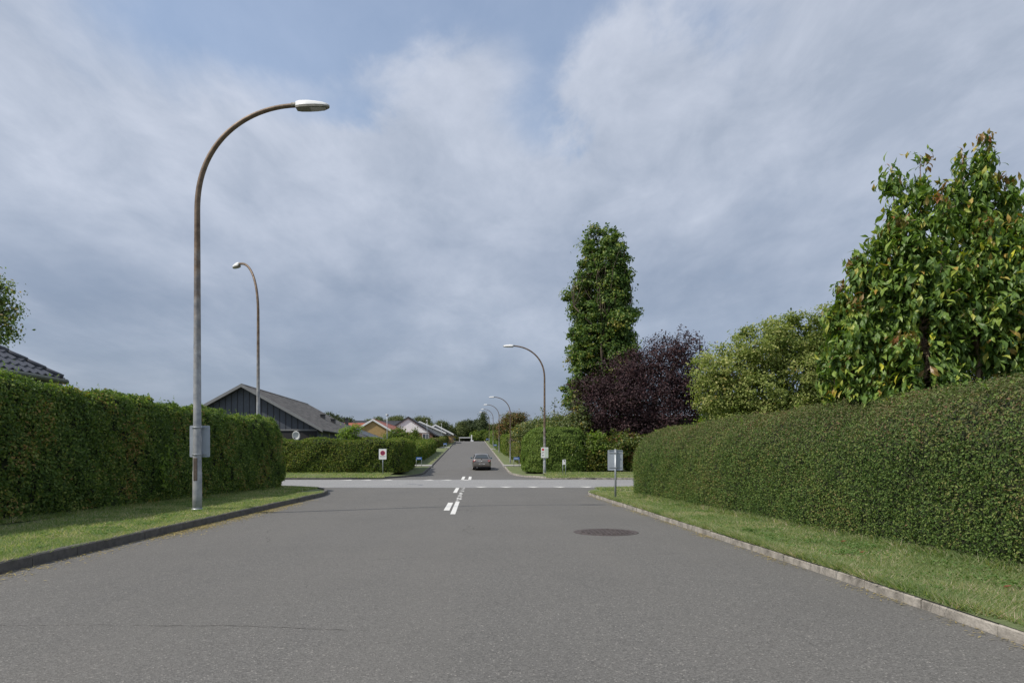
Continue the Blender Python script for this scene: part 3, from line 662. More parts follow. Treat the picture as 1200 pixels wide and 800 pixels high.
# pale variegated dogwood behind the right hedge
dg = [(-1.7, 0, 4.3, 1.35, 1.2, .9), (-1.9, 0, 3.2, 1.1, 1.1, .8), (-.4, -.2, 4.9, 1.3, 1.2, 1.0), (-.6, -.5, 3.5, 1.2, 1.1, .9), (1.0, 0, 5.2, 1.3, 1.2, 1.0), (1.1, -.3, 3.9, 1.3, 1.1, 1.1), (2.4, 0, 5.5, 1.0, 1.1, 1.1), (2.5, 0, 4.2, 1.2, 1.1, 1.2), (3.6, .3, 4.5, 1.1, 1.0, 1.3), (.4, -.6, 2.8, 1.6, 1.0, .7), (2.4, -.6, 3.0, 1.5, 1.0, .8), (-1.2, -.3, 2.3, 1.1, 1, .6)]
crown_tree('dogwood_shrub', 'pale yellow green bushy shrub behind the far end of the right hedge', (10.4, 27.6), [(a, b, c*1.16, d, e, f*1.1) for a, b, c, d, e, f in dg], [('dogwood_leaf', 1), ('mixed_leaf', .14)], .115, .068, 62, 1050, .165, 1.6, .14, cat='shrub', hollow=.5,
           spikes=[(2.3, 0, 6.0, 2.2, 0, 6.9, 40), (3.3, 0, 5.6, 3.5, 0, 6.7, 40), (3.9, 0, 5.4, 4.4, 0, 6.1, 40), (.2, 0, 5.6, .1, 0, 6.2, 40)])
crown_tree('low_shrub', 'bright green low shrub between the purple tree and the pale shrub', (8.55, 28.6), [(-.2, 0, 2.4, .6, .6, .7), (.3, 0, 2.2, .6, .6, .6), (0, 0, 1.6, .8, .7, .6)], [('bright_leaf', 1)], .10, .05, 36, 130, .16, 1.2, .05, cat='shrub')
# young fruit trees with big hanging leaves, right foreground
def leader_tree(name, label, base, leaders, group, lean=(0, 0), leafL=.19, leafW=.080, dens=1.0):
    bx, by = base; bz = float(GZ(by)); root = empty(name, (bx, by, bz), label, 'tree', group); G = Geo(); T = Tri()
    stem = branch(G, (0, 0, -.05), (lean[0], lean[1], 3.5), .068, .042, 0, 9, .02)
    for (ex, ey, ez, spread) in leaders:
        s = stem[rng.integers(3, 6) if ez < 4.2 else rng.integers(5, 9)]
        ctrl = np.array([ex*.85, ey*.85, s[2]+(ez-s[2])*.35]); path_ = bez(s, ctrl, (ex, ey, ez), 60)
        G.tube([tuple(q) for q in path_[::5]]+[tuple(path_[-1])], list(np.linspace(.038, .006, 13)), 6)
        nt_ = int(105*dens)
        for k in range(nt_):
            t = rng.uniform(.03, 1)**.9; q = path_[min(59, int(t*59.99))]+rng.normal(0, .02, 3)
            ang = rng.uniform(0, 2*math.pi); ln = spread*(1.05-t*.80)*rng.uniform(.35, 1.15)
            e = q+np.array([math.cos(ang)*ln, math.sin(ang)*ln, ln*rng.uniform(.05, .55)])
            if k % 3 == 0: G.tube([tuple(q), tuple((q+e)/2+[0, 0, .03]), tuple(e)], [.010, .007, .004], 4, caps=False)
            m_ = rng.integers(11, 20) if ln > .15 else rng.integers(6, 10)
            u = rng.uniform(.25, 1.05, (m_, 1)); P = q+(e-q)*u+rng.normal(0, .075, (m_, 3))
            out = unit((e-q)[None]+rng.normal(0, .25, (m_, 3))); nrm = unit(out*.85+np.array([0, 0, .45]))
            young = 1 if (t > .955 and rng.random() < .5) or rng.random() < .006 else 0
            P[:, 2] -= .03
            tz = np.clip(P[:, 2]/3.5, 0, 1); near = (P[:, 2] < 3.9)&(P[:, 1] < .10)&(np.abs(P[:, 0]-lean[0]*tz-P[:, 1]*.64) < .10)
            keep = ~near
            if keep.sum() < 2: continue
            P, nrm, out = P[keep], nrm[keep], out[keep]; m_ = len(P)
            leaves(T, P, nrm, leafL*(.8 if t > .9 else 1), leafW*(.8 if t > .9 else 1), young, .34, droop=1.15, axis=out*.75, fine=True)
    # leafy skirt low on the stem
    G.build('trunk', 'cherry_bark', root); T.build('crown', ['cherry_leaf', 'cherry_young_leaf'], root)
    return root
gl = 'young big-leaved trees behind the right hedge'
leader_tree('cherry_tree', 'leafy young tree with leaning pinkish trunk and reddish shoot tips, behind the clipped hedge', (7.78, 12.4),
            [(-1.05, 0, 4.3, .75), (-1.45, .1, 5.0, .6), (-1.6, 0, 4.1, .65), (-1.15, 0, 5.4, .45), (-1.75, .2, 3.4, .6), (-.05, .3, 5.3, .6), (-.75, -.2, 5.6, .7), (-.72, .3, 6.75, .55), (-.45, -.1, 5.2, .7), (-.25, .2, 6.9, .55), (-.2, -.4, 5.8, .6), (.10, .1, 6.3, .5), (.25, -.3, 4.9, .6), (-.9, -.5, 3.4, .8), (.1, .5, 3.9, .7), (-1.2, .2, 3.2, .7), (-1.3, -.2, 2.7, .6)], gl, (-.28, .05))
leader_tree('cherry_tree', 'tallest green young tree with straight grey trunk at the right edge of the photo', (8.38, 12.55),
            [(-.10, 0, 6.9, .55), (.18, -.1, 7.1, .6), (.42, .1, 7.0, .6), (.7, 0, 6.4, .7), (1.0, -.1, 5.6, .8), (.1, -.4, 5.6, .65), (.6, -.4, 4.8, .8), (1.2, .2, 4.6, .8), (.9, -.5, 3.6, .8), (-.2, .3, 4.5, .6), (1.3, -.3, 3.0, .8), (1.2, .4, 6.2, .7), (.7, -.5, 5.5, .7)], gl, (.12, 0))
leader_tree('cherry_tree', 'smaller drooping young tree left of the leaning pinkish trunk, next to the pale shrub', (7.55, 13.6),
            [(-.75, 0, 4.4, .5), (-1.0, 0, 4.8, .42), (-1.15, .1, 4.2, .5), (-1.25, 0, 3.5, .55), (-.95, .1, 3.9, .5), (-.35, 0, 4.8, .5), (-.55, -.3, 3.6, .6), (-.2, -.3, 3.9, .6), (-.9, -.2, 3.0, .6), (-.3, -.5, 2.9, .6), (.1, -.3, 3.6, .6)], gl, (-.15, 0), dens=.8)
# back growth behind them
crown_tree('garden_shrub', 'dark green shrub filling the gaps behind the young big-leaved trees', (9.4, 15.2), [(-.6, 0, 2.6, 1.0, .7, 1.1), (.6, 0, 2.6, 1.2, .7, 1.2), (1.6, 0, 2.8, 1.2, .8, 1.4), (.3, 0, 3.8, 1.0, .6, .9), (1.5, 0, 4.3, 1.1, .6, 1.0)], [('mixed_leaf', 1)], .12, .06, 36, 330, .22, 1.2, .08, cat='shrub')
# mixed shrubs behind the far right verge
gs = 'shrubs behind the far right verge'
sh = [((5.6, 52.3), 'vivid green shrub beside the feathery conifer hedge', 'mixed_leaf', 'bright_leaf', 1.9, 2.8), ((7.0, 52.6), 'yellow green shrub directly behind the grey sign back', 'mixed_leaf', 'yellow_leaf', 1.5, 2.4),
      ((8.6, 53.2), 'shrub with reddish tips right of the grey sign back, under the purple tree', 'mixed_leaf', 'reddish_leaf', 1.6, 2.9), ((10.3, 52.8), 'dark green shrub at the far end of the clipped right hedge', 'mixed_leaf', 'far_hedge_leaf', 1.7, 2.6),
      ((12.8, 53), 'green shrub deepest under the right side of the purple tree', 'mixed_leaf', 'far_hedge_leaf', 2.0, 2.9)]
for (b_, lab, m1, m2, r, h) in sh:
    bl = [(rng.normal(0, .5*r), rng.normal(0, .3), h*t, r*rng.uniform(.55, .75), r*.6, h*.26) for t in (.2, .3, .45, .55, .7, .8)]
    crown_tree('mixed_shrub', lab, b_, bl, [(m1, .6), (m2, .16 if m2 == 'reddish_leaf' else .35)], .19, .10, 30, 300, .22, h*.5, .06, gs, 'shrub', spikes=[(x, 0, h*.85, x*1.2, 0, h*1.15, 26) for x in rng.normal(0, r*.5, 5)])
crown_tree('pale_shrub', 'tall pale green shrub just left of the purple tree', (4.6, 54.5), [(0, 0, 2.4, 1.6, 1.2, 1.2), (.5, 0, 3.7, 1.2, 1, 1.0), (-.9, 0, 3.0, 1.1, 1, 1.0), (.9, 0, 4.6, .8, .8, .8)], [('apple_leaf', 1)], .18, .09, 30, 330, .25, 2, .08, cat='shrub', spikes=[(.2, 0, 4.2, .2, 0, 5.6, 40), (-.7, 0, 3.7, -.9, 0, 4.7, 30)])
crown_tree('apple_tree', 'thin young tree with upright bare-tipped shoots between lamp and purple tree', (3.4, 59), [(0, 0, 3.0, 1.0, .9, .9), (.4, 0, 4.0, .7, .7, .8), (-.6, 0, 3.6, .7, .7, .7)], [('apple_leaf', 1)], .19, .09, 24, 170, .28, 2.2, .08,
           spikes=[(.3, 0, 4.4, .3, 0, 6.2, 36), (-.5, 0, 4.0, -.9, 0, 5.3, 30), (.8, 0, 4.0, 1.3, 0, 5.3, 26), (-.9, 0, 3.4, -1.3, 0, 4.6, 22), (1.8, 0, 4.3, 2.2, 0, 6.6, 30)])
crown_tree('apple_tree', 'low fruit tree with yellowish fruit spots behind the conifer hedge, left of the lamp', (2.5, 66), [(-1.0, 0, 3.2, 1.3, 1.1, 1.0), (.5, 0, 3.6, 1.4, 1.1, 1.1), (1.6, 0, 3.9, 1.1, 1, 1.1), (-.3, 0, 2.4, 1.8, 1, .9)], [('apple_leaf', 1), ('yellow_leaf', .12)], .20, .10, 26, 420, .27, 1.8, .1)
crown_tree('lilac_shrub', 'grey green shrub with lilac flowers over the trimmed hedge', (1.4, 84), [(-.6, 0, 2.4, 1.2, 1, 1.0), (.8, 0, 2.6, 1.3, 1, 1.1), (1.9, 0, 2.4, 1.3, 1, 1.2), (.1, 0, 1.6, 1.6, 1, .8)], [('far_hedge_leaf', 1), ('lilac_flower', .3)], .22, .12, 24, 330, .3, 1.4, .08, cat='shrub')
crown_tree('rowan_tree', 'round tree turning orange with berries on the right of the far road', (.35, 108), [(-1.2, 0, 3.6, 1.6, 1.5, 1.2), (.9, 0, 3.6, 1.8, 1.5, 1.3), (-.4, 0, 4.9, 1.6, 1.5, 1.1), (.7, 0, 5.0, 1.3, 1.3, 1.0), (-1.6, 0, 2.5, 1.5, 1.4, 1.0), (1.5, 0, 2.6, 1.5, 1.3, 1.0)], [('rowan_leaf', 1), ('far_hedge_leaf', .15)], .24, .13, 26, 600, .34, 2.2, .16)
# broadleaf at the left edge, behind the tiled roof
crown_tree('garden_tree', 'green tree showing loose branches at the left edge above the tiled roof', (-25.0, 30), [(1.8, 0, 8.7, 1.0, .9, .6), (2.4, 0, 7.9, .9, .7, .45), (.8, 0, 9.4, 1.0, 1, .6), (1.6, 0, 8.2, .9, .8, .5), (2.2, 0, 6.9, 1.1, .9, .5), (1.0, 0, 9.0, .8, .8, .5), (0, 0, 7.4, 2, 1.8, 1.6), (1.5, 0, 5.0, 1.3, 1.1, .5), (3.0, 0, 4.55, .9, .7, .35), (-.6, 0, 9.2, 1.6, 1.5, 1.2), (0.3, 0, 5.2, 2, 1.6, .9), (2.6, 0, 7.5, .6, .5, .25)], [('hawthorn_leaf', 1), ('mixed_leaf', .3)], .15, .09, 40, 950, .24, 4, .22)
# sprigs growing up inside the far-left hedge
crown_tree('elder_shrub', 'light green sapling sticking up above the long hedge before the dark house', (-12.1, 51.0), [(0, 0, 2.9, .5, .5, .55), (.4, 0, 3.2, .4, .4, .4), (-.5, 0, 2.8, .4, .4, .4)], [('bright_leaf', 1)], .16, .07, 22, 60, .18, 2.0, .04, cat='shrub')
crown_tree('garden_shrub', 'green garden shrub in front of the yellow brick gable', (-14.6, 88), [(0, 0, 2.4, 1.3, 1, 1.1), (.8, 0, 2.0, 1.2, 1, .9), (-.8, 0, 2.2, 1.1, 1, .9)], [('far_hedge_leaf', 1)], .22, .12, 24, 260, .3, 1.4, .07, cat='shrub')
crown_tree('garden_shrub', 'pointed conifer shrub in front of the white gable', (-14.3, 100), [(0, 0, 1.2, .8, .9, .8), (.1, 0, 2.1, .55, .6, .8), (.1, 0, 3.0, .30, .4, .7), (1.0, 0, 1.3, .8, .9, .7), (-.9, 0, 1.3, .7, .9, .7)], [('far_hedge_leaf', 1)], .22, .12, 24, 330, .28, 1.6, .07, cat='shrub')
# far trees, each with its own outline
gf = 'trees on the skyline'
def far_tree(px, top, wpx, Y, lab, m='far_leaf', col=False, name='skyline_tree'):
    X = (px-600)/800*Y; z0 = float(GZ(Y)); H = CAM_H+(536-top)/800*Y-z0; w = wpx/800*Y*.5
    if col: bl = [(0, 0, H*t, w*(1.05-t*.8), w*(1.05-t*.8), H*.16) for t in (.12, .28, .44, .6, .75, .88)]
    else:
        bl = [(rng.normal(0, .42*w), rng.normal(0, .3*w), H*t, w*rng.uniform(.4, .68), w*.55, H*rng.uniform(.11, .17)) for t in (.18, .25, .34, .42, .5, .58, .68, .77, .84)]
        bl += [(rng.uniform(-.3, .3)*w, 0, H*.90, w*.3, w*.3, H*.09), (-.62*w, 0, H*.5, w*.38, w*.4, H*.2), (.62*w, 0, H*.45, w*.38, w*.4, H*.2)]
    crown_tree(name, lab, (X, Y), bl, [(m, 1)], .32, .20, 30, int(300+w*80), .055*H+.10, H*.4, .16, gf)
FT = [(386, 484, 22, 128, 'dark skyline tree left of the red roof, above the two roof vents', 'far_dark_leaf'), (402, 489, 15, 132, 'small dark skyline tree touching the left end of the red roof', 'far_dark_leaf'),
      (434, 491, 16, 168, 'low skyline tree behind the peak of the yellow brick gable', 'far_leaf'), (448, 489, 20, 172, 'skyline tree behind the small street lamp post', 'far_leaf'), (466, 487, 22, 178, 'ragged skyline tree left of the white gable peak', 'far_leaf'),
      (500, 488, 26, 190, 'tallest skyline tree between the white gable and the grey gable', 'far_leaf'), (516, 494, 22, 192, 'skyline tree right behind the grey gable peak', 'far_dark_leaf'), (529, 498, 24, 196, 'skyline tree at the right foot of the grey gable house', 'far_leaf'),
      (541, 494, 22, 202, 'broad skyline tree above the white carport', 'far_leaf'), (551, 492, 18, 200, 'darker skyline tree left of the narrow conifer', 'far_dark_leaf'), (559, 491, 15, 206, 'skyline tree touching the narrow conifer', 'far_dark_leaf'),
      (577, 496, 18, 204, 'skyline tree right of the narrow conifer, behind the lamps', 'far_leaf'), (592, 497, 20, 190, 'skyline tree left of the orange tree', 'far_leaf'), (478, 493, 26, 186, 'skyline tree hidden mostly by the white gable', 'far_leaf'), (612, 496, 26, 150, 'skyline tree behind the orange tree', 'far_leaf')]
for a in FT: far_tree(*a)
far_tree(566.5, 483.5, 9.5, 185, 'narrow dark conifer standing up above the end of the road', 'far_dark_leaf', True, 'conifer_tree')
crown_tree('end_shrub', 'rounded green bushes closing off the end of the far road', (-7.6, 181), [(-2, 0, 1.3, 1.7, 1.2, 1.3), (0, 0, 1.5, 1.8, 1.2, 1.5), (2, 0, 1.4, 1.7, 1.2, 1.4), (3.4, 0, 1.2, 1.4, 1.2, 1.2)], [('far_hedge_leaf', 1)], .36, .22, 22, 300, .35, .8, .1, cat='shrub')
crown_tree('end_shrub', 'yellowish small bush left of the white carport', (-15.9, 176), [(-.8, 0, .9, .9, .8, .9), (.4, 0, .8, .9, .8, .8)], [('yellow_leaf', 1), ('far_leaf', .4)], .3, .2, 20, 110, .25, .5, .05, cat='shrub')

# ------------------------------------------------------------------ street lamps
def make_lamp():
    r = empty('street_lamp', (0, 0, 0), 'x', 'street lamp', 'curved street lamps')
    G = Geo()
    prof = [(0, -.15), (0, 1.0), (0, 2.0), (0, 4.0), (0, 6.0), (0, 7.0)]+[(2.56*(1-math.cos(t)), 7.5+2.69*math.sin(t)**.87) for t in np.linspace(.0, math.pi/2, 40)]
    prof = np.array(prof); d = np.r_[0, np.cumsum(np.linalg.norm(np.diff(prof, axis=0), axis=1))]
    s = np.r_[0, .5, 1.1, 1.12, np.linspace(1.2, 7, 10), np.linspace(7.2, d[-1], 40)]
    rad = np.interp(s, [0, 1.1, 1.13, 2.2, 8, d[-1]], [.112, .110, .103, .096, .068, .052])
    G.tube([(np.interp(q, d, prof[:, 0]), 0, np.interp(q, d, prof[:, 1])) for q in s], list(rad), 16)
    G.build('pole', 'pole_steel', r)
    G = Geo(); G.tube([(0, 0, .0), (0, 0, .05)], .135, 16); G.build('base_collar', 'galvanised', r)
    G = Geo(); G.box(-.05, .05, -.118, -.09, .75, 1.32); G.build('hatch', 'hatch_brown', r, bevel=.012)
    G = Geo(); st = [(0, .095, .15), (.10, .135, .165), (.3, .150, .16), (.5, .145, .13), (.68, .115, .095), (.79, .07, .06), (.83, .02, .03)]
    v = []; m_ = 9
    for (x, w, h) in st:
        for k in range(m_):
            a = math.pi*k/(m_-1); v.append((x, -w*math.cos(a), h*math.sin(a)**.7-.0))
    f = [(i*m_+k, i*m_+k+1, (i+1)*m_+k+1, (i+1)*m_+k) for i in range(len(st)-1) for k in range(m_-1)]+[tuple(range(m_))]
    G.add(v, f, 0, True); hd = G.build('lamp_head', 'lamp_white', r, loc=(2.50, 0, 10.14)); hd.rotation_euler = (0, R_(-2), 0)
    G = Geo(); out = [(x, -w*.97) for x, w, h in st]+[(x, w*.97) for x, w, h in reversed(st)]
    G.prism([(x, y, -.05+.02*(x > .7)) for x, y in out], (0, 0, .055)); hs = G.build('housing', 'lamp_grey', hd)
    G = Geo(); out = [(.36, -.11), (.62, -.095), (.74, -.05), (.74, .05), (.62, .095), (.36, .11)]
    G.prism([(x, y, -.060) for x, y in out], (0, 0, .012)); G.build('lens', 'lamp_glass', hd)
    G = Geo(); G.tube([(-.12, 0, .06), (.08, 0, .06)], .062, 12); G.build('socket', 'lamp_grey', hd)
    return r
lamp0 = make_lamp()
LAMPS = [(-7.93, 17.2, 0, 1.0, 'tallest grey street lamp with rusty brown curved arm on the left verge'),
         (-11.75, 31.6, R_(134), 1.05, 'street lamp behind the end of the left hedge, arm bent away over the crossing'),
         (2.36, 49.5, R_(180), .905, 'brown street lamp on the far right corner carrying a white notice board'),
         (-.18, 71.5, R_(180), .675, 'slim street lamp nearest the blue sign on the right side of the far road'),
         (-1.85, 98, R_(180), .675, 'second slim street lamp up the right side, before the orange tree'),
         (-3.45, 125, R_(180), .675, 'third slim street lamp up the right side of the far road'),
         (-5.05, 152, R_(180), .675, 'farthest slim street lamp near the crest of the road')]
for i, (x, y, rz, sc, lab) in enumerate(LAMPS):
    o = lamp0 if i == 0 else copy_tree(lamp0)
    o.location = (x, y, float(GZ(y)) if y > 40 else .125); o.rotation_euler.z = rz; o.scale = (sc*.82, sc*.82, sc) if i == 1 else (sc, sc, sc); o['label'] = lab
    if i >= 2:
        for ch in o.children:
            if ch.name.startswith('pole'): rusty = ch.data.copy() if i == 2 else rusty; ch.data = rusty; rusty.materials[0] = MATS['pole_rusty']
# small post-top lamps in the side streets on the left
def make_post_lamp():
    r = empty('post_lamp', (0, 0, 0), 'x', 'street lamp', 'straight post lamps among the left gardens')
    G = Geo(); G.tube([(0, 0, -.3), (0, 0, 2.5), (0, 0, 5.0)], [.07, .055, .045], 10); G.build('pole', 'galvanised', r)
    G = Geo(); G.tube([(0, .05, 4.9), (0, -.10, 5.12), (0, -.3, 5.2)], [.05, .05, .05], 8)
    G.box(-.16, .10, -.35, -.1, 5.06, 5.24); G.build('lamp_head', 'lamp_white', r, bevel=.03)
    G = Geo(); G.box(.10, .24, -.34, -.08, 5.02, 5.2); G.build('shade', 'black_paint', r, bevel=.02)
    return r
pl0 = make_post_lamp()
for i, (px, py, Y, lab) in enumerate([(453.6, 485, 80, 'thin grey lamp post in front of the yellow brick gable'), (500.5, 492, 118, 'thin lamp post in front of the white gable house'), (517.5, 496, 140, 'thin lamp post before the grey gable house')]):
    o = pl0 if i == 0 else copy_tree(pl0)
    o['label'] = lab; z = float(GZ(Y)); o.location = ((px-600)/800*Y, Y, z); s = (CAM_H+(536-py)/800*Y-z)/5.24; o.scale = (.75, .75, s)

# ------------------------------------------------------------------ signs
def rounded(w, h, r=.03, n=4):
    p = []
    for cx, cz, a0 in ((w/2-r, h/2-r, 0), (-w/2+r, h/2-r, 90), (-w/2+r, -h/2+r, 180), (w/2-r, -h/2+r, 270)):
        p += [(cx+r*math.cos(R_(a0+90*k/n)), cz+r*math.sin(R_(a0+90*k/n))) for k in range(n+1)]
    return p
def plate(name, mats, w, h, y, z, parent, th=.012, r=.03, x=0):
    G = Geo(); G.prism([(x+a, y, z+c) for a, c in rounded(w, h, r)], (0, th, 0)); return G.build(name, mats, parent)
def disc(name, m, r, x, y, z, parent, r0=0, n=28):
    G = Geo(); a = np.linspace(0, 2*math.pi, n+1)[:-1]
    if r0:
        G.add([(x+q*math.cos(t), y, z+q*math.sin(t)) for q in (r0, r) for t in a], [(i, (i+1) % n, n+(i+1) % n, n+i) for i in range(n)])
    else: G.add([(x+r*math.cos(t), y, z+r*math.sin(t)) for t in a], [tuple(range(n))])
    return G.build(name, m, parent)
# plate seen from behind, on its own post, near right
s = empty('traffic_sign', (3.35, 22.1, .13), 'back of a grey sign plate on a single post on the right verge', 'sign')
G = Geo(); G.tube([(0, 0, -.2), (0, 0, 1.58)], .033, 14); G.tube([(0, 0, 1.58), (0, 0, 1.60)], .034, 14); G.build('post', 'galvanised', s)
plate('panel', 'sign_back', .49, .66, .045, 1.24, s, .012, .03)
for z in (1.47, 1.0):
    G = Geo(); G.box(-.2, .2, .036, .046, z-.012, z+.012); G.box(-.045, .045, -.04, .036, z-.011, z+.011); G.build('bracket', 'galvanised', s)
a, hw, hh = .012, .245, .33
for z in (1.24+hh-a, 1.24-hh+.0005):
    G = Geo(); G.box(-hw+.03, hw-.03, .025, .0455, z, z+a-.001); G.build('edge_flange', 'sign_back', s)
plate('sign_face', 'sign_white', .47, .64, .057, 1.24, s, .003, .028)
# plate clamped behind the pole of the near lamp
s = empty('lamp_post_sign', (-7.93, 17.2, .125), 'grey back of a sign plate clamped to the tall left lamp post', 'sign')
plate('panel', 'sign_back', .51, .80, .135, 1.74, s, .014, .03)
for z in (2.08, 1.40):
    G = Geo(); G.tube([(.108*math.cos(t), .108*math.sin(t), z) for t in np.linspace(0, 2*math.pi, 25)], .012, 6, caps=False)
    G.box(-.19, .19, .119, .136, z-.014, z+.014); G.build('clamp', 'galvanised', s)
plate('sign_face', 'sign_white', .49, .78, .149, 1.74, s, .003, .028)
# no stopping board, far left
s = empty('no_stopping_sign', ((448.6-600)/800*48.6, 48.6, .28), 'white board with a red ringed no stopping symbol in front of the long hedge', 'sign')
G = Geo(); G.tube([(0, 0, -.3), (0, 0, 1.75)], .035, 12); G.build('post', 'galvanised', s)
plate('panel', 'sign_white', .53, .74, -.055, 1.42, s, .012, .03)
plate('border', 'sign_back', .55, .76, -.043, 1.42, s, .006, .03)
disc('red_ring', 'sign_red', .17, 0, -.0585, 1.50, s, .125); disc('symbol', 'sign_navy', .125, 0, -.058, 1.50, s); 
G = Geo()
for t in (45, 135):
    c_, s_ = math.cos(R_(t)), math.sin(R_(t)); G.add([(c_*k*.13-s_*q*.02, -.0600, 1.50+s_*k*.13+c_*q*.02) for k, q in ((-1, -1), (1, -1), (1, 1), (-1, 1))], [(0, 1, 2, 3)], 0)
G.V[1][:, 1] -= .0006
G.build('cross', 'sign_red', s)
G = Geo()
for k in range(9): G.box(-.19+.042*k, -.19+.042*k+.028, -.0580, -.0552, 1.235, 1.275)
G.build('lettering', 'black_paint', s)
# notice board on the far right lamp
s = empty('notice_board', (2.36, 49.5, float(GZ(49.5))), 'white board with a small red disc fixed to the far right lamp post', 'sign')
plate('panel', 'sign_white', .52, .76, -.15, 1.50, s, .012, .03)
plate('reflective_field', 'sign_green_white', .22, .66, -.1535, 1.48, s, .002, .02, x=.12)
disc('red_disc', 'sign_red', .085, -.12, -.1545, 1.72, s)
for z in (1.78, 1.22):
    G = Geo(); G.box(-.11, .11, -.138, -.09, z-.015, z+.015); G.build('clamp', 'galvanised', s)
G = Geo()
for k, (x, z, w) in enumerate(((-.19, 1.52, .14), (-.19, 1.46, .09), (-.19, 1.32, .15), (-.19, 1.26, .11))):
    G = Geo(); G.box(x, x+w, -.1535, -.1502, z, z+.022); G.build('text_line', 'black_paint', s)
# two-legged marker with black symbol
s = empty('marker_post', ((661.2-600)/800*48.3, 48.3, .26), 'small white marker plate on two short posts before the shrubs', 'sign')
for x in (-.10, .10):
    G = Geo(); G.tube([(x, 0, -.2), (x, 0, 1.05)], .022, 10); G.build('post', 'galvanised', s)
plate('panel', 'sign_white', .19, .36, -.034, .88, s, .012, .01)
G = Geo(); G.box(-.06, .06, -.0375, -.0345, .98, 1.01); G.box(.0, .04, -.0375, -.0345, .90, .979); G.build('symbol', 'black_paint', s)
# blue two-legged name signs
def make_blue():
    r = empty('street_name_sign', (0, 0, 0), 'x', 'sign', 'blue name signs along the far road')
    for x in (-.25, .25):
        G = Geo(); G.tube([(x, 0, -.2), (x, 0, .88)], .024, 10); G.build('post', 'galvanised', r)
    plate('panel', 'sign_blue', .54, .24, -.036, .76, r, .012, .02)
    G = Geo()
    for k, w in enumerate((.046, .042, .046, .044, .046, .044, .042)): G.box(-.2+.055*k, -.2+.055*k+w, -.0385, -.0365, .725, .795)
    G.build('lettering', 'sign_white', r)
    return r
bs0 = make_blue()
for i, (px, Y, lab) in enumerate([(491, 64.9, 'blue sign on two legs by the first footpath, left of the car'), (605.3, 64.6, 'blue sign on two legs right of the car, by the conifer hedge'),
        (521.6, 117, 'blue sign below the brownish hedge on the left'), (580.5, 110, 'blue sign halfway up the right verge, before the third lamp'), (532, 160, 'farthest blue sign on the left near the crest'), (571, 158, 'farthest blue sign on the right near the crest')]):
    o = bs0 if i == 0 else copy_tree(bs0); o['label'] = lab; o.location = ((px-600)/800*Y, Y, float(GZ(Y))-.02)
# satellite dish above the long hedge
s = empty('satellite_dish', ((347-600)/800*51.9, 51.9, float(GZ(51.9))), 'white satellite dish peeping over the long hedge before the dark house', 'satellite dish')
G = Geo(); G.tube([(0, .12, -.2), (0, .12, 2.6)], .03, 10); G.build('mast', 'galvanised', s)
G = Geo(); v = [(0, .10, 2.72)]; f = []; n = 24
for j, q in enumerate((.33, .66, 1.0)):
    v += [(.30*q*math.cos(t), .10-.09*q*q-.06*q*math.sin(t), 2.72+.36*q*math.sin(t)) for t in np.linspace(0, 2*math.pi, n+1)[:-1]]
f = [(0, 1+i, 1+(i+1) % n) for i in range(n)]+[(1+j*n+i, 1+j*n+(i+1) % n, 1+(j+1)*n+(i+1) % n, 1+(j+1)*n+i) for j in (0, 1) for i in range(n)]
G.add(v, f, 0, True); d_ = G.build('dish', 'sign_white', s); so = d_.modifiers.new('t', 'SOLIDIFY'); so.thickness = .012
G = Geo(); G.tube([(0, .08, 2.40), (0, -.32, 2.52)], .012, 6); G.box(-.03, .03, -.40, -.30, 2.48, 2.56); G.build('receiver_arm', 'black_paint', s)

# ------------------------------------------------------------------ houses
def gable_roof(G, y0, y1, hw, ez, rz, th=.16, cx=0, axis='Y', mi=0):
    """two sheets meeting at the ridge plus a ridge cap"""
    for sg in (-1, 1):
        q = [(cx, y0, rz), (cx+sg*hw, y0, ez), (cx+sg*hw, y0, ez-th), (cx, y0, rz-th)]
        d = (0, y1-y0, 0)
        if axis == 'X': q = [(b, a, c) for a, b, c in q]; d = (y1-y0, 0, 0)
        G.prism(q, d, mi)
    c = [(cx-.14, y0-.01, rz-.05), (cx, y0-.01, rz+.05), (cx+.14, y0-.01, rz-.05), (cx, y0-.01, rz-.1)]; d = (0, y1-y0+.02, 0)
    if axis == 'X': c = [(b, a, z) for a, b, z in c]; d = (d[1], 0, 0)
    G.prism(c, d, mi)
def barge(parent, y, hw, ez, rz, m, w=.22, th=.05, cx=0):
    for sg in (-1, 1):
        G = Geo(); G.prism([(cx, y, rz+.02), (cx+sg*hw, y, ez+.02), (cx+sg*hw, y, ez-w), (cx, y, rz-w)], (0, -th, 0)); G.build('bargeboard', m, parent)
